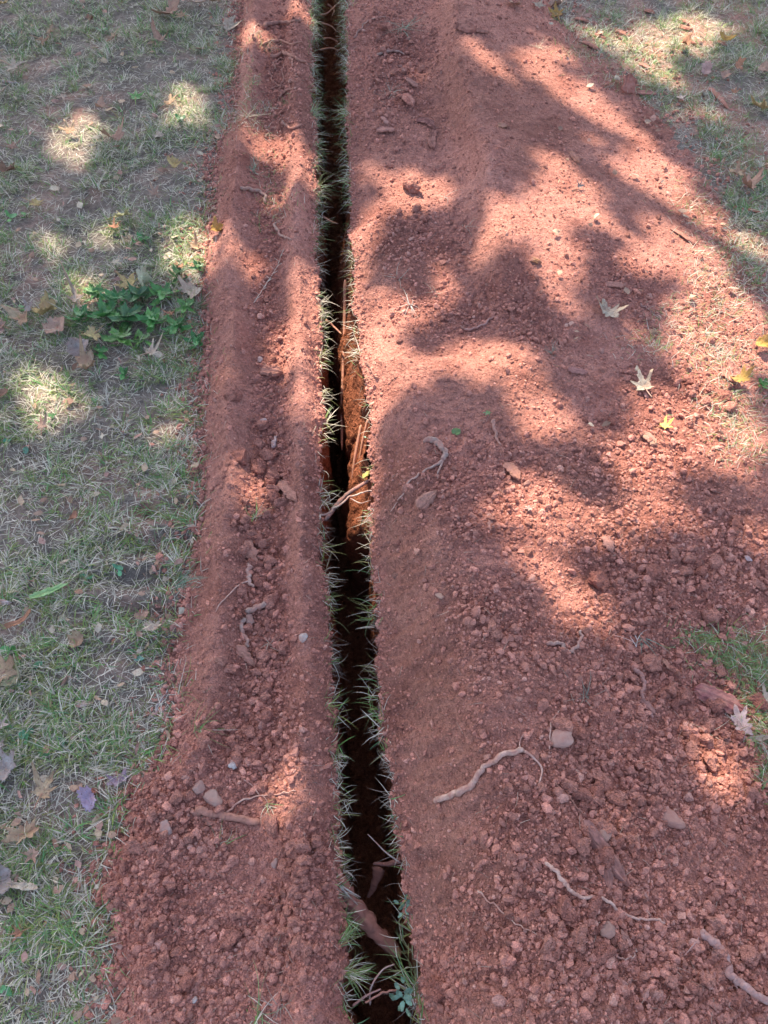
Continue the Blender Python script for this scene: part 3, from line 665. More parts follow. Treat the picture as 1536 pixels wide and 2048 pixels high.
# the big clods: each one an object
big = [mesh('soil_clod', V, F.astype(np.int32), M_CLOD, tint(len(V), (1.05,1.05,1.05), .05), False) for V, F in rock_variants(3, 10, 700, .42, .85)]
bigd = [mesh('soil_clod', V, F.astype(np.int32), M_CLOD, tint(len(V), (.8,.74,.74), .05), False) for V, F in rock_variants(3, 5, 750, .42, .85)]
def put_clod(px, py, rpx, label, group='clods of red clay', var=None):
    p = onground(px, py); r = rpx*mpp(py)*.5
    o = link('soil_clod', (big+bigd)[var if var is not None else random.randrange(15)])
    o.location = (p.x, p.y, p.z+r*.3); o.scale = (r*random.uniform(1.2, 1.55), r*random.uniform(1.0, 1.3), r*random.uniform(1.0, 1.3))
    o.rotation_euler = (random.uniform(-.5, .5), random.uniform(-.5, .5), random.uniform(0, 6.28))
    return tag(o, label, 'clod', group)
for (px, py, rp, lb) in [
 (460,793,22,'upper of two round clods side by side on the left ridge'),(475,797,18,'lower of two round clods side by side on the left ridge'),
 (515,935,28,'red clod like a pebble halfway down the groove of the left bank'),(483,918,28,'flat round clod on the crest of the left ridge'),
 (486,1188,22,'squarish clod beside the pale rootlet in the groove'),(545,1652,30,'round red clod beside the thick root on the left bank'),
 (460,1876,34,'biggest red clod on the wide lower left bank'),(328,1922,22,'red clod near the left edge of the lower bank'),(378,1966,30,'broad flat clod at the bottom of the left bank'),
 (207,1799,24,'clod fallen onto the grass left of the lower bank'),(228,1780,26,'dark clod at the left rim of the lower bank'),(240,1802,24,'clod squeezed between others at the left rim of the lower bank'),
 (822,378,32,'grey brown clod lying in the sunlit patch beside the trench'),(832,422,18,'pale grey clod in the shade beyond the trench rim'),
 (1460,818,22,'flat orange clod lying among dry grass right of the yellow leaf'),(1445,796,24,'angular orange clod above its flat neighbour in the dry grass'),(1380,790,20,'orange clod beside the speckled pale leaf'),
 (1196,1165,34,'dark block of clay standing up below the sunlit patch'),(983,1255,20,'upper of two stacked clods on the mid right bank'),(990,1271,18,'lower of two stacked clods on the mid right bank'),
 (1410,805,18,'small orange clod left of the two flat ones in dry grass'),(1192,1584,26,'round clod above the split wood splinter'),(1122,1455,36,'dark red clod just above the pale stone'),(1150,1465,30,'dark clod right of the pale stone'),
 (1130,1822,34,'hollow looking clod beneath the long pale root'),(1160,1870,30,'dark clod left of the sunlit pink soil near the bottom'),(873,1975,38,'large rounded clod on the right trench rim near the bottom'),(888,1978,28,'second rounded clod on the right trench rim near the bottom'),
 (1513,1172,26,'reddish clod at the right edge of the picture'),(1340,1385,26,'clod beside the dark red bark'),(1323,1392,20,'clod against the curved brown root'),(1150,1677,26,'clod in the pocket left of the wood splinter'),(1164,1694,26,'clod touching the left side of the wood splinter'),
 (1210,1665,28,'clod in the pocket right of the wood splinter'),(1195,1655,26,'small red clod at the head of the wood splinter'),(1430,1130,24,'clod on the crumbly slope near the right edge'),(1255,180,6,'tiny clod at the foot of the upright chip')]:
    put_clod(px, py, rp, lb)
LANDMARKS = [('white quartz pebble',471,1526),('lumpy pinkish stone',427,1598),('flat mauve grey stone',334,1657),('thick half buried root',455,1633),('arching pale root',560,1588),('fallen clods at the left rim',225,1795),
 ('broad clod at the bottom left',378,1966),('biggest clod of the left bank',460,1876),('bottom grass tuft',520,2030),('thick root across the trench',700,1800),('broad groove chip',492,1314),('stout groove stick',522,1210),('knotty groove root',490,1270),
 ('grey shard on the crest',607,1278),('wedged groove chip',504,1110),('short crooked groove root',500,1150),('triangular groove chip',577,985),('pale wood sliver in the groove',549,887),('curled bark chip in the groove',544,746),('flat crest clod',483,918),
 ('forked grey root',870,905),('hook shaped root',1130,1295),('flat pinkish stone',1122,1477),('pale crooked root',960,1560),('long wood splinter',1207,1705),('long wavy pale root',1200,1795),('thick corner root',1450,1930),('smile shaped root',1245,1912),
 ('dark red bark slab',1440,1402),('curved brown root',1285,1385),('green sprig with white root',1280,1280),('standing dark clay block',1196,1165),('flat square stone',1340,1640),('pink curled leaf',1478,1452),('vivid yellow leaf',1326,856),('large speckled leaf',1285,778),
 ('pale oak leaf',1212,628),('right hand grass patch',1470,1310),('sunlit grey brown clod',822,378),('white star tuft',820,612),('far heap of blades',805,58),('flat rectangular chip',772,263),('thin trailing rootlet',1030,1840),('hollow looking clod',1130,1822),('small orange bank chip',1025,945)]
DIRS = ['to the right of','below and right of','below','below and left of','to the left of','above and left of','above','above and right of']
ORD = ['nearest','second','third','fourth','fifth','sixth','seventh','eighth','ninth','tenth','eleventh','twelfth','thirteenth','fourteenth']
zones = [('groove of the left bank', [(540,860,26,110),(520,1080,40,90),(520,1300,45,120)], 60, (12, 26)),
 ('wide lower left bank', [(480,1500,90,60),(330,1640,110,80),(600,1760,50,90),(300,1800,80,130),(560,1880,90,70)], 80, (13, 28)),
 ('crumbly right bank', [(1380,1130,140,90),(1350,1350,150,110),(1430,1500,90,90),(1200,1620,110,80),(1150,1850,120,90),(1400,1930,120,90)], 92, (14, 34)),
 ('far rim of the right bank', [(780,100,70,100),(840,470,80,50),(900,620,70,50)], 14, (9, 18)),
 ('sunlit right hand fringe', [(1300,880,130,70),(1380,740,110,60)], 14, (10, 20))]
spots = {}
for zn, bl_, cnt, (a, b) in zones:
    for k in range(cnt):
        cx, cy, rx, ry = random.choice(bl_); x = cx+random.gauss(0, .55)*rx; y = cy+random.gauss(0, .6)*ry
        if x > 1530 or y > 2042 or x < 0: continue
        sz_ = a+(b-a)*random.random()**2
        nm, lx0, ly0 = min(LANDMARKS, key=lambda l: (l[1]-x)**2+(l[2]-y)**2)
        d = int(round(math.atan2(y-ly0, x-lx0)/(math.pi/4))) % 8
        spots.setdefault((nm, d), []).append((math.hypot(x-lx0, y-ly0), x, y, sz_, zn))
for (nm, d), l in spots.items():
    l.sort()
    for k, (_, x, y, sz_, zn) in enumerate(l):
        q_ = ORD[k]+' ' if len(l) > 1 else 'single '
        put_clod(x, y, sz_, q_+'red clay clod '+DIRS[d]+' the '+nm, 'clods of red clay on the '+zn)

# ------------------------------------------------------------------ stones
stone_v = rock_variants(3, 6, 820, .22, .6)
for i, (px, py, rp, col, lb) in enumerate([
 (471,1526,32,(.52,.46,.42),'white quartz pebble standing on the lower left bank'),(607,1278,20,(.44,.38,.34),'pale grey shard on the crest of the bank left of the trench'),
 (427,1598,40,(.40,.25,.20),'lumpy pinkish grey stone below the white pebble'),(400,1576,26,(.38,.235,.19),'small grey pink stone above the lumpy one'),(334,1657,30,(.38,.25,.215),'flat mauve grey stone in the lower left bank'),
 (1122,1477,46,(.46,.27,.215),'flat pale pinkish stone on the right bank'),(880,1194,18,(.42,.27,.2),'small tan pebble on the upper face of the right bank'),(1215,1860,30,(.36,.21,.165),'oval brown stone beneath the long pale root'),
 (1340,1640,44,(.42,.225,.175),'flat square pinkish stone right of the wood splinter'),(1495,1120,16,(.45,.36,.36),'small pale stone at the right edge above the grass'),(520,722,14,(.42,.3,.27),'small pale pebble in the groove above the curled chip'),
 (528,846,16,(.4,.31,.29),'grey pebble in the groove below the curled chip'),(500,1240,22,(.38,.235,.19),'round greyish stone at the end of the brown stick'),(1207,1672,28,(.34,.2,.16),'grey stone tucked beside the wood splinter'),
 (550,1728,18,(.38,.25,.21),'small mauve stone near the trench on the lower bank'),(390,2000,12,(.5,.42,.38),'tiny white stone at the bottom of the left bank')]):
    p = onground(px, py); r = rp*mpp(py)*.5; V, F = stone_v[i % 6]
    o = link('stone', mesh('stone', V, F.astype(np.int32), M_STONE, tint(len(V), col, .06)))
    o.location = (p.x, p.y, p.z+r*.3); o.scale = (r*1.1, r*.95, r*.8); o.rotation_euler = (random.uniform(-.4, .4), random.uniform(-.3, .3), random.uniform(0, 6))
    tag(o, lb, 'stone')

# ------------------------------------------------------------------ roots and twigs
def lie(pts, lift):
    out = []
    P = catmull(np.array(pts, float), max(6, 4*len(pts)))
    for k, (px, py) in enumerate(P):
        p = onground(px, py); out.append((p.x, p.y, p.z+lift))
    out = np.array(out)
    if len(out) > 4:        # stiff wood bridges the bumps
        z = out[:,2].copy()
        for _ in range(3): z[1:-1] = (z[:-2]+z[1:-1]*1+z[2:])/3
        out[:,2] = np.maximum(z, out[:,2]-lift*.5)
    return out
def root(pts, w, label, col=(.42,.27,.22), name='root', cat='root', w1=None, sides=(), lump=.2, group=None, lift=.5, seed=None):
    m = mpp(pts[0][1]); r = w*m*.5; r1 = (w1 if w1 is not None else w*.35)*m*.5; sd_ = seed if seed is not None else random.randrange(90)
    P = lie(pts, r*lift); n = max(20, len(P)*3)
    P[1:-1,0] += m*3.0*vnoise(np.arange(len(P)-2)*.8+sd_, np.zeros(len(P)-2), 19); P[1:-1,1] += m*3.0*vnoise(np.arange(len(P)-2)*.8+sd_, np.zeros(len(P)-2)+4, 20)
    if r > .0022: P[:,0] += r*.35*vnoise(np.arange(len(P))*.9+sd_, np.zeros(len(P)), 9)
    V, F = tube_geo(P, r, r1, n, 8, lump, sd_)
    base = P[len(P)//2].copy(); base[2] -= r*lift
    o = link(name, mesh(name, V-base, F, M_WOOD, tint(len(V), col, .1))); o.location = base
    tag(o, label, cat, group)
    for spts, sw in sides:
        Q_ = lie(spts, r*.4); V, F = tube_geo(Q_, sw*m*.5, sw*m*.2, max(14, len(Q_)*2), 6, lump, sd_+3)
        link('side_root' if cat == 'root' else 'side_twig', mesh('side', V-base, F, M_WOOD, tint(len(V), np.array(col)*1.05, .1)), o)
    return o
PALE = (.52,.33,.26); RED = (.36,.17,.12); GREY = (.36,.25,.205); DRY = (.50,.42,.32)
root([(869,1606),(900,1592),(935,1578),(958,1550),(978,1528),(1010,1512),(1046,1502)], 13, 'pale crooked root sloping across the lower right bank', PALE, w1=9, sides=[([(1046,1502),(1066,1518),(1082,1542),(1074,1578)], 6),([(1040,1502),(1038,1486),(1046,1470)], 3)])
root([(845,884),(868,885),(882,896),(890,910),(885,924)], 13, 'forked grey root lying at the top of the right bank face', GREY, w1=9, sides=[([(885,924),(866,936),(843,950)], 7),([(885,924),(880,938),(874,952)], 6)])
root([(838,948),(815,972),(798,1000),(780,1026)], 4, 'long thin rootlet running down from the forked grey root', PALE, w1=2)
root([(1088,1726),(1110,1745),(1125,1762),(1138,1782),(1158,1793),(1195,1795),(1218,1806),(1240,1826),(1270,1838),(1300,1838),(1328,1848)], 8, 'long wavy pale root low on the right bank', PALE, w1=4, lift=1.4)
root([(1395,1864),(1418,1880),(1440,1905),(1450,1935),(1462,1955),(1490,1978),(1520,1996),(1560,2010)], 15, 'thick bent root in the lower right corner', (.40,.25,.22), w1=11, lift=1.3, sides=[([(1400,1866),(1385,1890),(1365,1912)], 3),([(1460,1955),(1480,1990),(1500,2008)], 3)])
root([(1092,1291),(1118,1291),(1134,1304),(1152,1298),(1160,1282),(1162,1264)], 8, 'small grey brown root shaped like a hook at the edge of a sunlit spot', GREY, w1=5)
root([(955,1780),(975,1798),(1000,1818),(1022,1843),(1060,1860),(1110,1890)], 3.5, 'hair thin root trailing down the lower right bank', PALE, w1=1.5)
root([(1105,1560),(1125,1585),(1150,1612),(1168,1632)], 3.5, 'thin dark rootlet leading to the wood splinter', RED, w1=2)
root([(1098,1500),(1101,1465),(1104,1440),(1118,1422)], 3.5, 'thin pale rootlet curling up beside the flat pinkish stone', PALE, w1=1.5)
root([(440,1643),(462,1618),(485,1603),(525,1590),(560,1588),(592,1582)], 4.5, 'slender pale root arching over the lower left bank', PALE, w1=2, sides=[([(520,1592),(505,1572),(488,1560)], 3),([(525,1590),(534,1602),(538,1612)], 3)])
root([(388,1622),(425,1628),(462,1636),(520,1645)], 18, 'thick red brown root half buried in the lower left bank', RED, w1=12, lift=.2)
root([(500,1128),(498,1148),(499,1162),(509,1175)], 9, 'short crooked root in the groove of the left bank', PALE, w1=6, sides=[([(499,1163),(478,1172),(458,1192),(440,1210),(432,1226)], 3.5)])
root([(495,1226),(515,1216),(535,1206),(550,1195)], 12, 'stout grey brown stick lying in the groove', GREY, 'stick', 'stick', w1=10)
root([(488,1238),(484,1262),(492,1280),(498,1296)], 9, 'knotty brown root below the stout stick', GREY, w1=6)
root([(480,378),(502,383),(520,386),(530,396),(531,408)], 7, 'bent brown root among grass on the far left bank', (.40,.26,.20), w1=6)
root([(550,448),(556,464),(568,476),(582,482)], 6, 'small bent root below the far left bank tuft', (.40,.26,.20), w1=4)
for k, (pp, w, lb) in enumerate([
 ([(528,58),(548,50),(575,50),(602,44)], 9, 'thick dark root at the top of the far left bank'),([(525,92),(550,84),(580,90),(604,86)], 6, 'second dark root from the top of the far left bank'),
 ([(540,116),(565,112),(590,118),(612,128)], 8, 'long dark root crossing the groove below the tuft'),([(552,142),(548,128),(566,120)], 5, 'short curled root below the far tuft'),
 ([(572,108),(582,118),(585,136)], 6, 'pale edged root pointing down the far groove'),([(536,146),(546,162),(558,174)], 4, 'pale thin root lying in the far groove'),([(568,130),(566,160),(560,190),(556,216)], 3.5, 'long thin root running down the far groove'),
 ([(560,196),(578,182),(598,176)], 6, 'dark bark root at the right side of the far groove'),([(540,180),(556,176),(575,168),(605,162)], 3, 'wavy rootlet across the far groove'),([(562,246),(580,258),(604,252)], 7, 'red brown root at the lower end of the far groove')]):
    root(pp, w, lb, RED if k % 3 else (.24,.12,.09), w1=w*.5, group='roots tangled in the far groove of the left bank')
root([(706,78),(722,60),(736,44),(752,38),(772,36)], 4, 'thin brown root climbing from the trench rim at the far end', (.33,.2,.16), w1=2)
root([(754,112),(776,106),(792,103),(808,112)], 6, 'arched brown root on the far right bank', (.38,.24,.19), w1=3)
root([(735,728),(743,742),(757,757)], 5, 'short dark twig in the sunlit soil right of the trench', (.17,.09,.07), 'twig', 'twig')
root([(1280,609),(1292,617),(1306,630)], 4, 'small dark stick on the soil below the pale oak leaf', (.25,.17,.15), 'twig', 'twig')
root([(929,663),(952,658),(972,648),(990,634)], 5, 'slim root in the shade right of the trench', (.36,.22,.19), w1=3)
root([(988,842),(989,858),(992,876),(1001,894)], 7, 'short root standing down the slope in the middle of the right bank', (.34,.19,.15), w1=4)
root([(1268,1338),(1280,1350),(1286,1366),(1282,1388),(1292,1412),(1306,1436)], 9, 'curved brown root left of the dark red bark', (.36,.2,.17), w1=6)
root([(1218,1903),(1235,1915),(1250,1918),(1268,1910),(1272,1898)], 4, 'thin root curved like a smile near the bottom', PALE, w1=2)
root([(640,1040),(662,1024),(690,1002),(716,990),(744,984)], 5, 'pale forked root reaching across the trench', (.48,.38,.31), w1=3, sides=[([(700,998),(722,1008),(742,1002)], 3)], lift=.5)
root([(1430,620),(1450,628),(1480,640)], 3, 'thin dry stalk on the sunlit fringe', DRY, 'stalk', 'stalk')
root([(5,163),(22,166),(40,170)], 6, 'pale grey stick in the far lawn near the left edge', (.45,.42,.40), 'twig', 'twig')
root([(225,857),(238,860),(252,871)], 6, 'grey lichen covered twig in the lawn left of the bank', (.30,.28,.27), 'twig', 'twig')
root([(213,1051),(230,1056),(250,1063)], 6, 'grey twig lying in the middle lawn', (.30,.27,.25), 'twig', 'twig')
root([(307,1436),(318,1412),(336,1380)], 7, 'straight grey stick leaning in the lawn by the bank', (.38,.34,.31), 'stick', 'stick')
root([(0,1208),(20,1206)], 14, 'white grey bark piece at the left edge', (.5,.47,.44), 'bark_piece', 'bark', w1=10)
root([(545,898),(549,886),(553,876)], 9, 'pale grey wood sliver in the groove of the left bank', (.45,.38,.36), 'wood_sliver', 'wood', w1=5)
root([(730,2005),(770,1985),(800,1975)], 5, 'reddish root poking over the trench near the bottom', RED, w1=3, lift=.5)

# roots and wood inside the trench (real heights given)
def root3(pts, r, r1, label, col, name='root', cat='root', n=28, flat=1.0, ridges=0, lump=.2, k=8, group=None):
    P = []
    for (px, py, z) in pts:
        x, y = px2w(px, py, z); P.append((float(x), float(y), z))
    P = np.array(P); V, F = tube_geo(P, r, r1, n, k, lump, random.randrange(90), flat, ridges); b = P[len(P)//2]
    o = link(name, mesh(name, V-b, F, M_WOOD, tint(len(V), col, .12))); o.location = b
    return tag(o, label, cat, group)
wd = root3([(672,1752,.0),(700,1800,-.035),(745,1855,-.075),(800,1912,-.11)], .0135, .012, 'split reddish root thick as a thumb slanting across the trench', (.38,.16,.12), n=44, ridges=.3, k=16, lump=.3)
for a, b_ in (((668,1760,.012),(722,1795,-.01)),((662,1757,.013),(700,1792,-.006)),((675,1765,.012),(716,1810,-.02)),((658,1752,.01),(690,1775,.004))):
    P = []
    for (px, py, z) in (a, ((a[0]+b_[0])/2, (a[1]+b_[1])/2+2, (a[2]+b_[2])/2+.003), b_):
        x, y = px2w(px, py, z); P.append((float(x), float(y), z))
    V, F = tube_geo(np.array(P), .002, .001, 14, 6, .2, 7); link('torn_fibre', mesh('torn_fibre', V-np.array(wd.location), F, M_WOOD, tint(len(V), (.5,.47,.4), .1)), wd)
root3([(690,560,-.03),(688,680,-.10),(684,800,-.17),(684,900,-.2)], .005, .0035, 'long straight root running down inside the lit side of the trench', (.42,.2,.12))
root3([(722,850,-.06),(708,930,-.12),(700,1010,-.2)], .0045, .003, 'bulging root following the sunlit trench wall', (.45,.22,.13))
root3([(735,840,-.04),(722,900,-.09),(712,985,-.17)], .004, .003, 'root branching along the right trench wall', (.45,.22,.13))
for k, (x0, y0, x1, y1) in enumerate([(728,760,712,880),(715,700,700,860),(738,900,722,985),(706,640,696,760),(730,800,706,940)]):
    root3([(x0, y0, -.04), ((x0+x1)/2+4, (y0+y1)/2, -.10), (x1-2, y1+30, -.19)], .0024, .0014, ['thin root high on the lit trench wall','stringy root down the middle of the lit wall','short root low on the lit trench wall','far stringy root at the top of the lit wall','longest stringy root across the lit wall'][k], (.46,.24,.15), group='stringy roots on the lit trench wall')
root3([(650,1040,.0),(680,1002,-.02),(700,985,-.02),(742,958,.0)], .006, .004, 'dark root spanning the trench beside the pale forked one', (.14,.11,.10))
for k, (pp, lb) in enumerate([([(645,432,-.04),(660,442,-.05),(676,448,-.06)], 'orange root loop in the trench beyond the middle'),([(640,30,-.05),(655,26,-.06),(672,10,-.07)], 'cut root end at the far end of the trench'),([(642,46,-.06),(662,52,-.07),(672,62,-.08)], 'second cut root at the far end of the trench'),
  ([(646,78,-.07),(660,76,-.08),(676,84,-.09)], 'third cut root at the far end of the trench'),([(640,100,-.07),(662,96,-.08),(676,100,-.08)], 'fourth cut root at the far end of the trench'),([(655,8,-.06),(668,20,-.08),(664,32,-.08)], 'short hooked root at the far end of the trench'),([(652,640,-.03),(664,650,-.05),(683,668,-.05)], 'thin sunlit root crossing below the trench rim')]):
    root3(pp, .0035, .002, lb, (.50,.24,.14), group='severed roots showing in the trench')
root3([(758,1735,-.14),(748,1772,-.17),(735,1795,-.2)], .012, .003, 'broad splinter of root jutting from the right trench wall', (.32,.15,.12), 'root_splinter', 'root', flat=.4)
root3([(800,1720,-.05),(775,1728,-.09),(746,1727,-.1)], .006, .002, 'pointed root stub sticking out of the right trench wall', (.30,.14,.12), 'root_stub', 'root')
root3([(800,1725,-.02),(772,1705,-.01),(752,1685,.0),(735,1668,.01)], .0014, .0008, 'thin forked rootlet reaching out from the right trench rim', (.45,.36,.32))
root3([(705,2012,-.01),(735,1990,-.0),(762,1978,.0)], .0022, .001, 'thin brown root jutting from the left trench rim at the bottom', (.36,.22,.2))
root3([(740,2010,-.03),(742,1975,.0),(765,1940,.01),(790,1928,.0)], .002, .001, 'curled pale root looping over the trench near the bottom', (.42,.3,.26))

# ------------------------------------------------------------------ wood chips and bark strips
def chip(p0, p1, w, label, col=RED, th=.35, name='wood_chip', cat='wood chip', bend=.0, upright=0.0, group=None, extra=None):
    a = onground(*p0); b = onground(*p1); m = mpp(p0[1]); L = (b-a).length; W_ = w*m*.5
    n, k = 22, 10; u = np.linspace(0, 1, n)
    sd_ = random.randrange(99)
    wid = W_*np.clip(u*(7+sd_ % 5)+.25, 0, 1)*np.clip((1-u)*(2.2+sd_ % 3)+.08, 0, 1)*(1+(.30 if w < 26 else .10)*vnoise(u*9+sd_, u*0, 7)+.10*vnoise(u*23+sd_, u*0, 9))
    mid = W_*bend*np.sin(u*math.pi)+W_*.35*(u-.5)*(1 if sd_ % 2 else -1)*np.clip(u*2, 0, 1)
    V = []; F = []
    for i in range(n):
        for j in range(k):
            t = j/(k-1)*2-1
            z = W_*th*.8*(1-t**4)**.5*(.8+.5*vnoise(np.array(t*4.0+sd_), np.array(u[i]*1.5), 8))+.55*W_*th*(hsh(np.array(j), np.array(sd_), 5)-.5)
            V.append((u[i]*L, t*wid[i]+mid[i], z+W_*.25*math.sin(u[i]*3)))
        for j in range(k):
            t = j/(k-1)*2-1; V.append((u[i]*L, t*wid[i]*.95+mid[i], V[-k][2]-W_*th*.7 if False else -W_*.2+W_*.25*math.sin(u[i]*3)))
    s_ = 2*k
    for i in range(n-1):
        for j in range(k-1):
            F.append((i*s_+j, i*s_+j+1, (i+1)*s_+j+1, (i+1)*s_+j)); F.append((i*s_+k+j, (i+1)*s_+k+j, (i+1)*s_+k+j+1, i*s_+k+j+1))
        F.append((i*s_, (i+1)*s_, (i+1)*s_+k, i*s_+k)); F.append((i*s_+k-1, i*s_+2*k-1, (i+1)*s_+2*k-1, (i+1)*s_+k-1))
    for i in (0, n-1):
        for j in range(k-1): F.append((i*s_+j, i*s_+k+j, i*s_+k+j+1, i*s_+j+1) if i == 0 else (i*s_+j, i*s_+j+1, i*s_+k+j+1, i*s_+k+j))
    V = np.array(V); me = mesh(name, V, F, M_WOOD, tint(len(V), np.array(col)*.9, .18), False)
    o = link(name, me); o.location = a+Vector((0, 0, W_*.22))
    d = (b-a); o.rotation_euler = (random.uniform(-.25, .25), -math.atan2(d.z, math.hypot(d.x, d.y))-upright, math.atan2(d.y, d.x))
    return tag(o, label, cat, group)
chip((492,1084),(517,1136), 20, 'red brown wood chip wedged in the groove of the left bank', RED)
chip((474,1293),(512,1334), 22, 'broad reddish wood chip lower in the groove', RED)
chip((432,1318),(450,1334), 12, 'short wood chip on the left slope beside the groove', RED)
chip((562,965),(592,1006), 24, 'triangular red chip in the groove of the left bank', (.38,.18,.13))
chip((522,742),(566,750), 22, 'curled red bark chip in the groove beside the sunlit crest', (.36,.16,.11), th=.5)
chip((582,798),(628,806), 18, 'cracked slab of clay and bark on the crest by the trench', (.40,.19,.13))
chip((835,1020),(872,985), 26, 'thin triangular reddish chip on the right bank face', (.36,.18,.13))
wc = chip((1163,1643),(1251,1775), 30, 'long split wood splinter with two prongs on the lower right bank', (.27,.13,.11), th=.55, name='wood_splinter', cat='wood splinter')
w2 = chip((1200,1694),(1216,1784), 18, None, (.25,.12,.10), th=.55, name='prong', cat=None)
wc_m = Matrix.LocRotScale(wc.location, wc.rotation_euler, None); w2_m = Matrix.LocRotScale(w2.location, w2.rotation_euler, None)
w2.parent = wc; w2.matrix_parent_inverse = Matrix.Identity(4); ml = wc_m.inverted()@w2_m; w2.location = ml.to_translation(); w2.rotation_euler = ml.to_euler()
for q_ in ('category', 'label'):
    if q_ in w2: del w2[q_]
chip((1386,1380),(1492,1424), 36, 'broad dark red slab of bark at the edge of the right bank', (.30,.11,.10), th=.3, name='bark_slab', cat='bark')
chip((1280,1400),(1308,1432), 16, 'narrow dark chip beneath the curved brown root', (.26,.13,.11))
chip((1325,1320),(1342,1344), 10, 'small brown chip near the grass on the right', RED)
chip((1252,190),(1258,172), 26, 'dark red chip standing upright in the sunlit soil', (.30,.11,.08), th=.3, upright=.5)
chip((1273,188),(1312,192), 16, 'low dark chip right of the upright one', (.28,.13,.10))
chip((1418,178),(1456,220), 13, 'straight red bark strip lying on the far lawn edge', (.42,.18,.12), name='bark_strip', cat='bark')
chip((1400,232),(1422,262), 12, 'dark chip half hidden in the far right grass', (.22,.09,.07))
chip((914,52),(948,70), 28, 'dark block of bark on top of the far ridge', (.24,.10,.08), th=.7)
chip((938,62),(978,68), 12, 'narrow bark strip beside the dark block on the far ridge', (.34,.15,.11))
chip((752,264),(792,262), 15, 'flat rectangular red chip beside the far trench', (.38,.17,.13))
chip((764,236),(776,252), 10, 'small pinkish chip above the flat rectangular one', (.42,.22,.18))
chip((834,242),(872,262), 16, 'dark curved bark piece in the far hollow', (.20,.08,.07), bend=.9)
chip((872,262),(866,302), 15, 'second piece of the dark curved bark in the far hollow', (.22,.09,.07), bend=-.7)
chip((806,192),(828,226), 18, 'dark red chip leaning in the far hollow', (.27,.10,.08), upright=.2)
chip((812,160),(838,178), 10, 'slim bark sliver in the far hollow', (.30,.15,.12))
chip((1140,306),(1158,330), 12, 'small brown chip in the sunlit far slope', (.38,.17,.11))
chip((995,253),(1014,257), 12, 'brown bark flake on the far ridge slope', (.36,.18,.11))
chip((1062,520),(1082,530), 14, 'small dark brown flake right of the ridge', (.28,.14,.07))
chip((1340,458),(1392,492), 12, 'red brown root strip at the foot of the sunlit slope', (.38,.17,.12), name='bark_strip', cat='bark')
chip((1208,570),(1250,574), 12, 'reddish bark strip above the pale oak leaf', (.40,.18,.13), name='bark_strip', cat='bark')
chip((1285,868),(1312,892), 18, 'brown flake pressed in the sunlit soil below the yellow leaf', (.40,.24,.16))
chip((1010,928),(1040,962), 22, 'orange brown chip in the middle of the right bank', (.40,.18,.12))
chip((1210,1075),(1222,1108), 18, 'brown chip at the right rim of the sunlit patch', (.30,.15,.12))
chip((977,1028),(982,1064), 10, 'thin reddish sliver pointing down the right bank', (.34,.18,.15))
chip((1135,740),(1175,750), 14, 'short red root piece in the deep shade of the right bank', (.33,.15,.13))
for k, (x, y, dx, dy, lb) in enumerate([(1150,38,30,10,'red bark flake in the far sunlit grass'),(1190,70,26,14,'orange bark flake below the far sunlit grass'),(1165,85,34,18,'long orange flake beside the dark far grass'),(1230,60,24,16,'reddish flake in the bright far lawn'),(1360,40,16,12,'red flake at the border of the green shade'),
   (1355,55,30,8,'dark red flake right of the far soil spots'),(1365,80,26,12,'orange flake below the dark red one on the lawn'),(1430,85,24,8,'brown flake among far right blades'),(1290,22,18,8,'small red flake at the top edge'),(1278,130,20,10,'orange flake between the dark grass and the soil'),(1495,420,30,10,'red flake in the right hand lawn'),(1440,745,30,22,'dark red flake near the golden leaf')]):
    chip((x, y), (x+dx, y+dy), 12, lb, (.42,.18,.12))
chip((305,1402),(306,1402) if False else (330,1400), 6, 'tiny bark flake in the lawn near the grey stick', (.3,.2,.15))
chip((150,1412),(190,1408), 14, 'pale weathered wood chip lying in the lower lawn', (.46,.36,.30))
chip((688,1890),(700,1905), 1, 'tiny pale splinter on the left rim', DRY) if False else None

# ------------------------------------------------------------------ fallen leaves
def outline(kind, n=72, seed=0):
    th = np.linspace(0, 2*math.pi, n, endpoint=False); r_ = np.random.default_rng(seed)
    if kind in ('maple', 'star'):
        la = [90, 38, 142, -22, 202]; am = [1, .92, .92, .62, .62]; wdt = .30 if kind == 'maple' else .2
        r = np.full(n, .38 if kind == 'maple' else .3)
        for a, m_ in zip(la, am):
            d = (th-math.radians(a)+math.pi) % (2*math.pi)-math.pi; m_ = m_*r_.uniform(.85, 1.1)
            r = np.maximum(r, m_*np.exp(-np.abs(d/wdt)**1.3)); 
            for off in (-.24, .24):
                r = np.maximum(r, m_*.72*np.exp(-np.abs((d-off)/.09)**1.3))
        d = (th-math.radians(-90)+math.pi) % (2*math.pi)-math.pi
        r = r*(1-.45*np.exp(-(d/.3)**2))
    elif kind == 'oak':
        x = np.cos(th); r = .42+.58*np.abs(np.sin(th))**1.5; r *= 1+.22*np.cos(th*9)
    elif kind == 'oval':
        r = 1/np.sqrt((np.cos(th)/.52)**2+np.sin(th)**2); r *= 1+.05*np.sign(np.sin(th*14))
    elif kind == 'holly':
        r = 1/np.sqrt((np.cos(th)/.45)**2+np.sin(th)**2); r *= .9+.42*np.maximum(0, np.cos(th*9))**3
    elif kind == 'round':
        r = np.full(n, .85); d = (th-math.radians(-90)+math.pi) % (2*math.pi)-math.pi; r = r*(1-.35*np.exp(-(d/.25)**2))
    elif kind == 'lance':
        r = 1/np.sqrt((np.cos(th)/.22)**2+np.sin(th)**2)
    r = r*(1+.07*r_.normal(size=n))*(1+.22*fbm(np.cos(th)*1.6+seed, np.sin(th)*1.6, seed, 2))
    return th, r
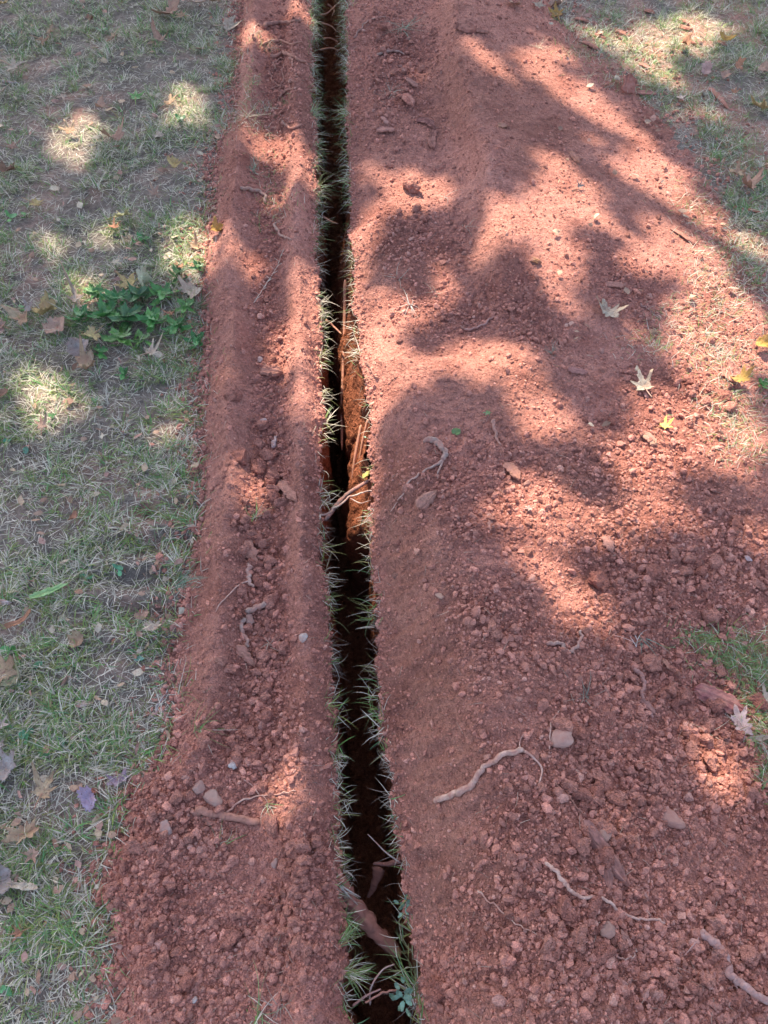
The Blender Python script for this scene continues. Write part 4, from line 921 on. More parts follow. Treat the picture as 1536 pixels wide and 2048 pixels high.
def leaf_mesh(kind, size, col, col2, curl, seed, mat, flat=False, n=72, rings=(0, .22, .45, .66, .84, 1.0)):
    th, r = outline(kind, n, seed); rings = list(rings); r_ = np.random.default_rng(seed)
    V = [(0, 0, 0)]
    for q in rings[1:]:
        for t, rr in zip(th, r): V.append((math.cos(t)*rr*q, math.sin(t)*rr*q, 0))
    V = np.array(V, float); x, y = V[:,0].copy(), V[:,1].copy(); rad = np.hypot(x, y)
    ax = r_.uniform(0, math.pi); cx = x*math.cos(ax)+y*math.sin(ax)
    z = curl*(.55*cx**2+.25*y*y)+.10*curl*np.sin(3*np.arctan2(y, x)+seed)*rad**2*1.5+.10*fbm(x*2.5+seed, y*2.5, seed, 2)*(.4+curl)
    ang = np.arctan2(y, x); vein = np.zeros(len(V))
    las = [90, 38, 142, -22, 202] if kind in ('maple', 'star') else [90, -90, 55, 125, 25, 155]
    for a in las:
        dd = np.abs((ang-math.radians(a)+math.pi) % (2*math.pi)-math.pi)*rad; vein = np.maximum(vein, np.exp(-(dd/.03)**2))
    z -= vein*.03
    if kind in ('lance', 'holly'): z += np.abs(x)*.35
    V[:,2] = z; V *= size
    F = [(0, 1+j, 1+(j+1) % n) for j in range(n)]
    for i in range(len(rings)-2):
        for j in range(n): a = 1+i*n+j; b = 1+i*n+(j+1) % n; F.append((a, a+n, b+n, b))
    mixv = np.clip(.5+.9*fbm(x*1.8+seed*1.3, y*1.8, seed+5, 3)+.25*(rad-.4), 0, 1)[:,None]
    cc = np.array(col)[None]*(1-mixv)+np.array(col2)[None]*mixv
    cc = cc*(1-.0*vein[:,None])+vein[:,None]*np.array([.06,.05,.02])*(.5 if kind != 'holly' else 1)
    # a real thickness: second skin just below, joined at the rim
    m = len(V); V2 = V.copy(); V2[:,2] -= size*.015; F2 = [tuple(reversed([i+m for i in f])) for f in F]
    o = 1+(len(rings)-2)*n; rim = [(o+j, o+m+j, o+m+(j+1) % n, o+(j+1) % n) for j in range(n)]
    me = mesh('leaf', np.vstack([V, V2]), F+F2+rim, mat, np.clip(np.vstack([cc, cc*.9]), 0, 1))
    return me
TAN = ((.50,.36,.22),(.36,.22,.13)); PALEC = ((.50,.39,.29),(.40,.28,.20)); YEL = ((.55,.42,.17),(.42,.30,.13)); BRN = ((.30,.17,.10),(.20,.11,.07)); PNK = ((.48,.31,.22),(.38,.22,.15)); GRN = ((.10,.25,.06),(.16,.32,.08)); GRY = ((.42,.36,.32),(.30,.25,.22)); GLD = ((.50,.30,.07),(.36,.20,.05)); LIM = ((.42,.42,.18),(.52,.46,.24)); VIO = ((.30,.22,.30),(.40,.31,.40)); CRM = ((.56,.46,.34),(.46,.35,.25)); ORB = ((.46,.22,.12),(.34,.16,.09))
def fallen(px, py, sp, kind, cols, label, curl=.7, rot=None, tilt=None, lift=.004, green=False, group=None, stem=True, cat='leaf'):
    p = onground(px, py); s_ = sp*mpp(py)*.60; seed = int(px*7+py*3)
    rz = rot if rot is not None else random.uniform(0, 6.28)
    inlawn = p.x < np.interp(p.y, bly, blx)+.02 or p.x > .8
    t = thing('fallen_leaf', (p.x, p.y, p.z+(.017 if inlawn and not green else lift)+s_*.12), label, cat, group, rz)
    tl = tilt if tilt is not None else random.uniform(.05, .35)
    t.rotation_euler = (tl*random.choice((-1, 1)) if tilt is None else tl, random.uniform(-.25, .25), rz)
    me = leaf_mesh(kind, s_, cols[0], cols[1], curl, seed, M_GREEN if green else M_LEAF)
    link('leaf_blade', me, t)
    if stem:
        P = np.array([(0, -.02, 0), (.02, -.5, .03), (.09, -1.0, .06)])*s_; V, F = tube_geo(P, s_*.035, s_*.022, 10, 6, .1, 1)
        link('stem', mesh('stem', V, F, M_WOOD, tint(len(V), np.array(cols[1])*1.05, .08)), t)
    return t
G1 = 'fallen leaves on the left lawn'; G2 = 'fallen leaves on the right bank and lawn'
LV = [
 (10,20,34,'maple',YEL,'yellowish leaf in the far top left corner'),(105,78,34,'star',TAN,'narrow tan leaf just above another in the far left lawn'),(88,93,40,'star',TAN,'tan star shaped leaf in the far left lawn below a narrow one'),(184,50,22,'oval',BRN,'small brown leaf near the top of the left lawn'),
 (344,36,48,'oak',PNK,'large curled brown leaf near the top of the lawn'),(366,44,34,'star',TAN,'ragged leaf overlapping the curled brown one'),(398,18,38,'oak',PALEC,'pale upright leaf near the top by the bank'),(430,12,46,'maple',TAN,'tan leaf cut by the top edge beside the bank'),
 (458,58,52,'maple',CRM,'large cream leaf leaning on the edge of the far left bank'),(230,85,34,'star',TAN,'tan leaf with raised tips in the far lawn'),(322,90,32,'oval',PNK,'dull brown leaf left of the cream one'),(30,147,54,'star',CRM,'cream star leaf at the far left edge'),(10,192,36,'star',CRM,'cream leaf cut by the left edge below the star'),
 (342,219,40,'maple',TAN,'golden tan leaf in the shaded lawn by the sun fleck'),(233,288,36,'oak',PNK,'crumpled pink brown leaf in the lawn'),(322,282,34,'maple',CRM,'small cream leaf lower right of the pink one'),(145,275,38,'maple',TAN,'tan leaf in the weak sun at left'),(32,305,40,'star',PNK,'flat brown pink leaf near the left edge'),(20,352,34,'oak',BRN,'dark brown curled leaf near the left edge'),
 (352,340,28,'round',YEL,'small round yellow leaf in the lawn'),(252,445,52,'maple',LIM,'big pale yellow green leaf in the middle far lawn'),(230,466,34,'maple',ORB,'rusty leaf tucked under the yellow green one'),(313,398,30,'maple',PNK,'dusty mauve leaf in the lawn'),(75,420,44,'maple',YEL,'bright yellow tan leaf in a sun fleck'),(437,465,28,'round',GLD,'golden curled leaf on the edge of the left bank'),
 (396,500,40,'maple',TAN,'tan leaf in the sunlit grass beside the bank'),(205,225,26,'oval',PNK,'small brown leaf right of the sunny soil patch'),(130,205,34,'star',PALEC,'pale twisted leaf in the sunny soil patch'),
 (238,538,42,'star',CRM,'cream star leaf above the green patch'),(265,583,58,'maple',YEL,'large orange yellow leaf at the top of the green patch'),(298,578,40,'oval',((.52,.56,.34),(.60,.58,.40)),'pale green leaf standing beside the large orange one'),(388,592,48,'oak',CRM,'cream curled leaf against the bank beside the green patch'),
 (98,635,52,'oval',YEL,'tall yellow leaf with a curved stem left of the green patch'),(50,648,42,'oak',TAN,'crumpled tan leaf left of the tall yellow one'),(62,630,34,'maple',GRY,'greyish leaf behind the tall yellow one'),(120,665,44,'round',PNK,'flat brown leaf below the tall yellow one'),(8,662,40,'maple',PNK,'pink brown leaf at the left edge beside the green patch'),
 (193,682,56,'maple',((.56,.46,.20),(.44,.33,.16)),'speckled yellow leaf pointing up in front of the green patch'),(160,612,58,'star',PALEC,'long curled pale leaf above the speckled one'),(165,710,42,'round',GRY,'grey tan leaf under the speckled one'),(178,745,44,'oak',TAN,'bent tan leaf below the grey one'),(305,718,50,'maple',CRM,'ragged cream leaf below the green patch'),
 (345,640,38,'star',ORB,'rust red leaf on top of the green patch'),(365,545,30,'star',ORB,'small rust leaf at the end of a curved stalk'),(90,862,42,'maple',PNK,'pink star leaf in the middle lawn'),(10,800,26,'oval',BRN,'small dark leaf at the edge of the big sun patch'),
 (152,1045,22,'oval',ORB,'small orange brown leaf in the middle lawn'),(45,1255,46,'lance',ORB,'long orange brown curled leaf at lower left'),(158,1288,32,'round',TAN,'small tan cupped leaf in the lower lawn'),(312,1262,30,'oak',CRM,'small cream folded leaf near the bank'),(290,1240,26,'oval',PNK,'brownish leaf left of the folded cream one'),
 (12,1356,56,'oak',TAN,'tan leaf cut by the left edge in the lower lawn'),(38,1362,40,'oval',((.34,.36,.2),(.28,.28,.16)),'olive leaf behind the tan one at the left edge'),(8,1458,52,'maple',GRY,'greyish tan leaf cut by the left edge'),(5,1500,46,'maple',GRY,'grey leaf at the left edge below the greyish tan one'),
 (95,1590,66,'maple',TAN,'large crumpled tan leaf at the lower left'),(20,1545,54,'oak',GRY,'long grey leaf at the left edge above the large tan one'),(240,1562,34,'oak',((.30,.24,.34),(.4,.28,.3)),'mauve leaf scrap beside the bank corner'),(60,1670,50,'oak',TAN,'twisted tan leaf below the large crumpled one'),(75,1712,42,'maple',PNK,'brown leaf just below the twisted tan one'),
 (58,1776,56,'lance',CRM,'narrow cream leaf lying across the lower lawn'),(12,1765,52,'round',GRY,'grey tan leaf at the left edge beside the cream one'),(48,1866,42,'star',ORB,'rust and cream leaf in the bottom left lawn')]
for (px, py, sp, kd, cl, lb) in LV:
    fallen(px, py, sp, kd, cl, lb, curl=random.uniform(.8, 1.8), group=G1)
fallen(182,1602,46,'oval',VIO,'purple petal lying in the lower left grass', .5, rot=.6, stem=False, cat='petal')
fallen(273,200,48,'star',GRN,'bright green star shaped leaf in the far lawn', .2, rot=.1, tilt=.1, green=True)
fallen(105,1196,66,'lance',((.20,.36,.12),(.26,.42,.16)),'long bright green leaf lying in the middle lawn', .3, rot=-1.25, tilt=.1, green=True, lift=.02)
for (px, py, sp, kd, cl, lb) in [
 (1212,628,42,'oak',CRM,'pale cream oak leaf on the shaded right bank'),(1285,778,58,'maple',CRM,'large pale speckled leaf in bright sun on the right'),(1326,856,36,'maple',((.60,.52,.12),(.5,.42,.1)),'small vivid yellow leaf in the sun on the right bank'),(1472,770,34,'oak',GLD,'golden brown leaf near the right edge'),(1520,698,30,'round',GLD,'golden leaf cut by the right edge'),
 (1075,15,36,'star',CRM,'cream star leaf at the top of the right bank'),(1113,34,44,'maple',GLD,'golden leaf beside the cream star at the top'),(1112,14,26,'round',PNK,'round pink brown flake above the golden leaf'),(1028,14,26,'round',PNK,'round brown leaf at the top of the far ridge'),(1520,228,56,'maple',((.55,.45,.2),(.38,.24,.1)),'yellow and brown leaf at the right edge of the far lawn'),
 (1356,208,28,'maple',GRY,'light grey leaf at the edge of the far lawn'),(1338,100,26,'star',CRM,'small cream leaf in the far right lawn'),(1408,152,32,'oval',((.5,.33,.28),(.4,.24,.2)),'pink leaf standing in the far right grass'),(1445,162,20,'round',PNK,'small round mauve leaf in the far right grass'),(1464,196,24,'star',ORB,'small rust leaf right of the red bark strip'),
 (1368,98,26,'oval',ORB,'rust leaf standing in the far right lawn'),(1448,88,26,'oval',GLD,'brown gold leaf standing in the far right shade'),(1468,360,42,'maple',TAN,'tan leaf at the right side of the soil fringe'),(1492,385,42,'oak',PNK,'pinkish leaf right of the tan one on the soil fringe'),(1530,1402,50,'maple',CRM,'large cream leaf at the right edge by the grass'),
 (1478,1452,46,'oak',((.6,.45,.42),(.5,.34,.3)),'pale pink curled leaf beside the lower right grass'),(1510,1480,40,'lance',PALEC,'long pale curl right of the pink leaf'),(1158,378,20,'star',GRY,'tiny white grey leaf on the far slope'),(1290,256,16,'round',PALEC,'tiny pale leaf at the far edge of the sun patch'),(1320,8,32,'maple',TAN,'tan leaf at the top edge of the far lawn'),(1057,1020,20,'star',GRY,'tiny grey leaf above the big sun patch'),
 (1525,150,26,'round',PNK,'dull brown leaf near the upper right edge'),(1473,143,24,'oak',ORB,'brown curled leaf in the far right lawn'),(732,955,18,'oval',((.55,.52,.16),(.45,.42,.12)),'yellow green leaf caught on the right trench rim')]:
    fallen(px, py, sp, kd, cl, lb, curl=random.uniform(.7, 1.5), group=G2)
fallen(975,830,20,'maple',((.14,.23,.07),(.12,.19,.06)),'small green leaf alone on the middle right bank', .2, green=True, tilt=.1)
fallen(912,868,16,'round',((.14,.23,.07),(.12,.19,.06)),'smallest green leaf beside the forked grey root', .2, green=True, tilt=.2)

# small scraps of dry leaf too many to count
lp = []; 
for q_ in range(500):
    px_ = random.uniform(0, 460) if q_ < 410 else random.uniform(1100, 1536); py_ = random.uniform(0, 2048) if q_ < 410 else random.uniform(0, 900)
    p_ = onground(px_, py_)
    if q_ < 410 and p_.x > np.interp(p_.y, ley, lex)+.01: continue
    lp.append((p_.x, p_.y, p_.z+.012))
lp = np.array(lp); nl_ = len(lp); Rl = rotmats(nl_); Rl[:, 2] *= .35
lv = np.array([(0,-1,0),(.55,-.5,.1),(.75,.3,.25),(.2,1.1,0),(-.4,.5,.2),(-.7,-.1,.1),(-.3,-.6,.2)]); lv2 = np.array([(0,1,6),(1,2,6),(2,3,4),(2,4,6),(4,5,6),(0,6,5)])
zl = rng.uniform(.005, .012, nl_)*(1+.25*lp[:,1]); Vl = (np.einsum('nij,vj->nvi', Rl, lv)*zl[:,None,None]+lp[:,None,:]).reshape(-1, 3)
cl_ = np.array([(.50,.37,.24),(.42,.27,.18),(.56,.46,.33),(.30,.18,.12),(.46,.26,.20)])[rng.integers(0, 5, nl_)]
tag(link('leaf_litter', mesh('leaf_litter', Vl, (lv2[None]+(np.arange(nl_)*7)[:,None,None]).reshape(-1, 3).astype(np.int32), M_LEAF, np.repeat(cl_, 7, 0))), 'small scraps of dry leaf strewn through the lawn', None, None, 'stuff')

# ------------------------------------------------------------------ grass
def blades(P, L, Wd, head, el0, el1, col, segs=3, wigs=.3):
    """P n,3 ; returns verts, tris, colours. el0/el1 elevation at root/tip"""
    n = len(P); hd = np.stack([np.cos(head), np.sin(head)], 1); sdv = np.stack([-np.sin(head), np.cos(head), np.zeros(n)], 1)
    pos = P.copy(); lev = []
    wig = rng.normal(0, wigs, n)
    for i in range(segs+1):
        t = i/segs; w = Wd*(1-.85*t**1.5)*.5
        if i < segs: lev += [pos-sdv*w[:,None], pos+sdv*w[:,None]]
        else: lev.append(pos.copy())
        e = el0+(el1-el0)*(t+.5/segs); h = head+wig*t
        st = L/segs
        pos = pos+np.stack([np.cos(h)*np.cos(e), np.sin(h)*np.cos(e), np.sin(e)], 1)*st[:,None]
    nv = 2*segs+1; V = np.stack(lev, 1).reshape(-1, 3); T = []
    for i in range(segs-1):
        a = 2*i; T += [(a, a+1, a+3), (a, a+3, a+2)]
    a = 2*(segs-1); T.append((a, a+1, a+2)); T = np.array(T)
    F = (T[None]+(np.arange(n)*nv)[:,None,None]).reshape(-1, 3).astype(np.int32)
    Cc = np.repeat(col, nv, 0)
    return V, F, Cc
def grass_col(n, dry, warm=0.0):
    g_ = np.stack([rng.uniform(.13, .30, n), rng.uniform(.22, .38, n), rng.uniform(.07, .14, n)], 1)
    s_ = np.stack([rng.uniform(.42, .80, n)]*3, 1)*np.array([1.0, .87, .68])
    y_ = np.stack([rng.uniform(.20, .32, n)]*3, 1)*np.array([.95, 1.0, .38])
    u = rng.random(n)[:,None]; d = np.asarray(dry).reshape(-1, 1)
    return np.where(u < d, s_, np.where(u < d+.16, y_, g_))
def merge(parts):
    V = []; F = []; Cc = []; o = 0
    for v, f, c in parts: V.append(v); F.append(f+o); Cc.append(c); o += len(v)
    return np.vstack(V), np.vstack(F), np.vstack(Cc)
def lawn_pts(n, dens_noise=True, thin=1.0):
    out = []; tot = 0
    while tot < n:
        k = n*2; y = -.16+4.2*rng.random(k)**1.35; x = rng.uniform(-1, 1, k)*(halfw(y)+.12)
        g_ = lawn_h(x, y); eL = edgeL(y); eR = edgeR(y)
        b = np.where(x < .5*(eL+eR), rbL(x, np.clip(y, YLO, YHI)), rbR(x, np.clip(y, YLO, YHI)))
        left = x < np.interp(y, ley, lex)-.01; right = x > np.interp(y, bry, brx)
        b = np.where(left | right, -.03, b)+.006*fbm(x*22, y*22, 77, 2)
        free = ((b < .002) | (rng.random(k) < .05*(b < .012))) & ((x < eL) | (x > eR))
        pch = fbm(x*9, y*9, 210, 3); bare = blob_field(x, y, BARE, 0, 2)
        keep = free & (rng.random(k) < np.clip(.55+2.4*pch, .06, 1)*(1-bare)) if dens_noise else free
        out.append(np.stack([x, y, g_, pch], 1)[keep]); tot += keep.sum()
    return np.vstack(out)[:n]
parts = []
Pt = lawn_pts(56000, False); n = len(Pt)   # flat dead thatch
b_ = blades(Pt[:,:3]+np.array([0,0,.001]), rng.uniform(.015, .05, n), rng.uniform(.0009, .0021, n), rng.uniform(0, 6.28, n), rng.normal(.22, .16, n), rng.normal(-.1, .2, n), grass_col(n, np.full(n, .85))*rng.uniform(.6, 1.25, (n, 1)), 2); parts.append(b_)
# tufts of living grass
Tc = lawn_pts(8000); nt_ = len(Tc); per = 12
ti = np.repeat(np.arange(nt_), per); n = len(ti)
spread = rng.uniform(.004, .018, nt_)[ti]; a = rng.uniform(0, 6.28, n); rr = spread*np.sqrt(rng.random(n))
Pp = np.stack([Tc[ti,0]+np.cos(a)*rr, Tc[ti,1]+np.sin(a)*rr, Tc[ti,2]-.001], 1)
inside = (Pp[:,0] > edgeL(Pp[:,1])) & (Pp[:,0] < edgeR(Pp[:,1])); Pp[inside,0] = edgeL(Pp[inside,1])-.003
th_ = (rng.uniform(.02, .05, nt_)*(1+.5*np.clip(Tc[:,3], -.6, .8)))[ti]*rng.uniform(.6, 1.3, n)
lean = rng.uniform(0, 6.28, nt_)[ti]; hd_ = np.where(rng.random(n) < .5, a, lean)+rng.normal(0, .6, n)
dryt = np.clip(rng.normal(.36, .24, nt_), 0, .95)[ti]
parts.append(blades(Pp, th_, rng.uniform(.0013, .0027, n), hd_, rng.normal(.85, .3, n), rng.normal(-.1, .4, n), grass_col(n, dryt), 3))
V, F, Cc = merge(parts)
tag(link('grass', mesh('grass', V, F, M_GRASS, Cc)), 'short patchy lawn grass with dead thatch either side of the banks', None, None, 'stuff')
# straw and grass bits strewn on the soil
Ps = soil_points(1500, .3, lo=.5); n = len(Ps)
b_ = blades(Ps+np.array([0,0,.0025]), rng.uniform(.008, .034, n), rng.uniform(.0006, .0014, n), rng.uniform(0, 6.28, n), rng.normal(.12, .2, n), rng.normal(0, .25, n), np.array([.40,.26,.19])[None]*rng.uniform(.6, 1.35, (n, 1)), 3)
tag(link('straw_bits', mesh('straw_bits', b_[0], b_[1], M_GRASS, b_[2])), 'short straws and root hairs strewn over the red soil', None, None, 'stuff')
# fringe along both rims of the trench
parts = []
for side in (-1, 1):
    k = 4200 if side < 0 else 3600
    y = -.16+4.1*rng.random(k)**1.2
    amp = .3+1.9*fbm(y*11+side*9, y*0, 230, 3)
    dens = np.clip(.05+.45*np.clip((y-1.9)*.9, 0, 1)+amp*.45, .03, 1) if side < 0 else np.clip(.45*np.clip((y-1.5)*.9, 0, 1)+amp*.38, .03, 1)
    y = y[rng.random(k) < dens]; n = len(y)
    e = edgeL(y) if side < 0 else edgeR(y); off = rng.uniform(-.002, .016, n)
    x = e+side*off; z = np.maximum(lawn_h(x, y), bank_h(x, y, side))-.004-rng.uniform(0, .02, n)*(off < .003)
    hd_ = (0 if side < 0 else math.pi)+rng.normal(0, .9, n)
    L = rng.uniform(.008, .055, n)*(.75+.27*y)
    dr = np.where(y > 1.8, .2, .45)
    parts.append(blades(np.stack([x, y, z], 1), L, rng.uniform(.0008, .0017, n), hd_, rng.normal(.25, .6, n), rng.normal(-.6, .7, n), grass_col(n, dr+.15)*rng.uniform(.7, 1.1, (n, 1)), 4, .9))
    k = 1500; y = -.16+4.1*rng.random(k); y = y[rng.random(k) < np.clip(.35+1.6*fbm(y*9+side, y*0, 236, 2), .08, 1)]; n = len(y); e = edgeL(y) if side < 0 else edgeR(y)
    parts.append(blades(np.stack([e-side*(-.001), y, lawn_h(e, y)-rng.uniform(.002, .03, n)], 1), rng.uniform(.01, .06, n), rng.uniform(.0005, .0011, n), (0 if side < 0 else math.pi)+rng.normal(0, .9, n), rng.normal(-.1, .4, n), rng.normal(-1.0, .5, n), np.array([.42,.33,.27])[None]*rng.uniform(.5, 1.3, (n, 1)), 5, 1.4))
V, F, Cc = merge(parts)
tag(link('rim_grass', mesh('rim_grass', V, F, M_GRASS, Cc)), 'ragged fringe of grass hanging over both rims of the trench', None, None, 'stuff')
# sparse blades pushing through the thin soil at the right
parts = []
for (cx, cy, rx, ry, cnt, dry) in [(1440,560,80,120,900,.6),(1430,700,90,60,500,.6),(1470,820,80,70,600,.55),(1300,700,60,30,160,.4),(1350,640,60,40,160,.5),(1500,500,50,60,500,.45),(1450,1310,70,40,700,.15),(1510,1340,50,50,700,.15),(1390,1290,50,20,150,.1),(1510,1430,40,60,450,.2),(1528,1530,24,60,300,.2),(1180,100,60,30,400,.3),(1290,130,60,30,500,.3),(1240,160,50,14,200,.4),(1490,900,60,40,160,.5),(1490,70,60,80,1100,.05),(1480,290,60,70,800,.2),(1400,110,80,60,600,.3),(1300,40,90,40,600,.5),(1400,400,60,60,260,.4),(520,90,40,14,120,.3),(505,180,12,50,160,.2),(520,215,60,20,200,.5),(540,350,40,60,120,.25),(560,430,50,40,130,.3),(510,260,50,16,120,.7),(1350,180,60,50,420,.4),(1230,40,90,40,600,.55)]:
    pxs = cx+rng.normal(0, .55, cnt)*rx; pys = cy+rng.normal(0, .55, cnt)*ry
    x, y = px2w(pxs, pys, .02); z = surf(x, y); n = cnt
    ok = (x < edgeL(y)) | (x > edgeR(y)); x, y, z = x[ok], y[ok], z[ok]; n = len(x)
    cl = np.round(x*40)+np.round(y*40)*7; hd_ = (np.sin(cl*12.9)*43758 % 6.28)+rng.normal(0, 1.0, n)
    parts.append(blades(np.stack([x, y, z-.002], 1), rng.uniform(.015, .045, n), rng.uniform(.0009, .0018, n), hd_, rng.normal(.7, .4, n), rng.normal(0, .4, n), grass_col(n, np.full(n, dry)), 3))
k = 1500; y = rng.uniform(-.1, 3.5, k); x = np.interp(y, ley, lex)+rng.normal(0, .018, k); z = surf(x, y)
parts.append(blades(np.stack([x, y, z-.003], 1), rng.uniform(.012, .045, k), rng.uniform(.0009, .0018, k), rng.normal(0, 1.3, k), rng.normal(.6, .4, k), rng.normal(-.2, .4, k), grass_col(k, np.full(k, .4)), 3))
V, F, Cc = merge(parts)
tag(link('sparse_grass', mesh('sparse_grass', V, F, M_GRASS, Cc)), 'thin grass blades pushing up through spilled soil', None, None, 'stuff')

# single tufts one can point to
def tuft(px, py, hpx, cnt, dry, label, head=None, spread=1.2, el=.7, z=None, wid=1.0, name='grass_tuft', group='grass tufts standing out by the trench', col=None, el1=-.1, cat='grass tuft'):
    if z is None: p = onground(px, py)
    else: x, y = px2w(px, py, z); p = Vector((float(x), float(y), z))
    m = mpp(py); L = hpx*m; n = cnt
    a = rng.uniform(0, 6.28, n) if head is None else head+rng.normal(0, spread*.6, n)
    P = np.zeros((n, 3)); P[:,0] = rng.normal(0, L*.06, n); P[:,1] = rng.normal(0, L*.06, n)
    if head is not None and spread > .7 and group.startswith('grass tufts'): cnt = n = max(7, int(n*.55)); L *= .8; a = rng.uniform(0, 6.28, n) if spread > 1.5 else head+rng.normal(0, spread*.9, n); P = np.zeros((n, 3)); P[:,0] = rng.normal(0, L*.08, n); P[:,1] = rng.normal(0, L*.32, n)
    c = grass_col(n, np.full(n, dry)) if col is None else np.array(col)[None]*rng.uniform(.75, 1.2, (n, 1))
    v, f, cc = blades(P, L*rng.uniform(.55, 1.1, n), rng.uniform(.0008, .0016, n)*wid, a, rng.normal(el*.7, .45, n), rng.normal(el1, .5, n), c, 5, .7)
    o = link(name, mesh(name, v, f, M_GRASS, cc)); o.location = p
    return tag(o, label, cat, group)
BLUE = (.20,.30,.20)
for a in [
 (655,1210,75,16,.1,'spray of long green blades leaning into the trench at mid height',-.3,1.0),(650,1160,60,14,.5,'pale arching blades over the trench above the green spray',.3,1.0),(645,1090,60,14,.5,'wiry tuft with a curled stalk on the left rim',.2,1.2),
 (745,1130,70,22,.4,'spreading tuft on the right rim above mid height',math.pi,1.1),(748,1240,80,30,.3,'fan of stiff blades on the right rim',math.pi,.9),(752,1405,75,24,.35,'drooping tuft on the right rim below the fan',math.pi+.3,.9),(750,1350,60,16,.3,'thin tuft against the right wall',math.pi,.9),
 (655,1420,60,22,.2,'yellow green tuft on the left rim beside the drooping one',-.4,1.2),(675,1525,45,18,.5,'short dry tuft on the left rim',0,1.2),(690,1600,50,24,.5,'small bristly tuft on the left rim at the dark end',.1,1.2),(668,1680,60,40,.5,'dense mixed tuft on the left rim above the thick root',.2,2.2),
 (680,1885,70,22,.2,'yellow green blades rising over the trench below the thick root',.5,.4),(690,1945,70,60,.35,'dense bluish brush of grass on the left rim near the bottom',-.0,.7),(690,1990,50,24,.6,'dry tuft on the left rim at the very bottom',-.2,1.2),
 (815,1925,90,24,.35,'long arching blades from the right rim near the bottom',math.pi-.1,.8),(830,1985,95,24,.3,'upright spray of blades on the right rim at the bottom',math.pi*.62,.7),(790,1640,50,16,.4,'small tuft with a green leaf on the right rim',math.pi+.3,1),(800,1880,60,14,.6,'pale stalks on the right trench rim',math.pi*.7,.8),
 (640,620,55,26,.7,'sunlit straw coloured tuft on the left rim',-.2,1.2),(640,720,55,50,.75,'brightest bleached tuft on the left rim in full sun',-.1,1.4),(715,715,55,40,.7,'bleached tuft on the right rim in full sun',math.pi,1.4),(708,660,45,20,.6,'pale tuft on the right rim above the bleached one',math.pi+.6,1.2),(642,790,60,30,.8,'white frayed roots and blades on the left rim',-.4,1.1),(645,860,60,20,.7,'long pale straws over the dark trench',-.2,1.0),
 (640,990,70,24,.4,'grey green tuft on the left rim by the pale root',-.1,1.0),(640,455,60,22,.3,'tuft on the left rim beyond the sunlit crest',-.1,1.2),(635,385,70,40,.25,'drooping green tuft on the left rim far up',-.5,1.0),(700,360,60,36,.2,'green tuft on the right rim far up',math.pi+.4,1.0),(695,230,60,50,.15,'thick blue green tuft on the far right rim',math.pi+.3,1.2),(625,230,55,50,.15,'thick blue green tuft on the far left rim',-.2,1.3)]:
    tuft(*a[:6], head=a[6], spread=a[7])
for a in [
 (540,100,34,60,.1,'dark mop of reddish grass in the far groove',None,(.19,.10,.08)),(520,2030,95,22,.3,'grass tuft growing through the bottom of the left bank',None,None),(560,2010,60,20,.7,'dry curled straw beside the bottom tuft',None,(.4,.3,.24)),
 (535,1608,60,14,.25,'green sprig lying at the end of the arching root',-.8,None),(440,1690,70,8,.2,'single green blade standing on the wide lower bank',.9,None),(350,1175,80,34,.0,'bright bluish green spray of blades at the edge of the bank',.4,BLUE),(395,1460,90,20,.2,'long blades reaching from the lawn over the bank',.6,None),(360,1400,90,18,.4,'curving blades spilling from the lawn onto the bank',.9,None),
 (1280,1275,62,10,.0,'green sprig with a white root on the crumbly right bank',-1.0,(.16,.27,.20)),(1272,1290,60,5,1,'white root end of the green sprig',2.0,(.62,.55,.5)),(1170,1395,56,18,.5,'small dry tuft in the middle of the crumbly bank',None,(.3,.27,.2)),(1105,710,46,18,.4,'faint dry tuft in the shade of the right bank',2.2,(.3,.27,.2)),(805,58,62,34,.2,'heap of grey green blades at the top beside the trench',None,BLUE),(780,190,46,26,.3,'small grey tuft lying on the far right bank',None,(.28,.29,.23)),
 (890,398,50,9,.7,'dry forked grass stalk lying across the far bank',.7,(.48,.45,.36)),(820,612,44,12,.8,'white star shaped straw tuft on the sunlit bank',None,(.55,.53,.46)),(798,555,50,12,.7,'forked straw above the white star tuft',None,(.48,.44,.34)),(870,590,46,10,.8,'pale straw lying in the sunlit patch',None,(.5,.4,.28)),(930,455,44,8,.7,'thin dry straw below the forked stalk',.4,(.42,.38,.3)),
 (1180,155,60,10,.6,'pale tuft in the far sunlit soil',None,(.6,.5,.3)),(1075,95,40,16,.6,'bleached tuft on the far sunlit slope',None,(.6,.5,.34)),(1420,1470,60,12,.7,'straw tuft beside the lower sun patch',None,(.5,.42,.3)),(540,1290,40,8,.6,'small straw beside the groove of the left bank',None,(.4,.32,.24)),(495,235,60,30,.75,'straw coloured tangle at the lower end of the far groove',None,(.45,.38,.26)),(465,230,55,34,.55,'frayed dry roots at the edge of the far left bank',None,(.42,.36,.3)),
 (390,365,50,22,.2,'green blades at the edge of the far left bank',None,None),(508,1040,50,18,.3,'grass blades in the groove above the red chip',1.4,None),(505,345,60,18,.1,'bluish blades fallen in the far groove',1.6,BLUE)]:
    tuft(*a[:6], head=a[6], col=a[7], el=.45, group='single tufts and straws on the banks')
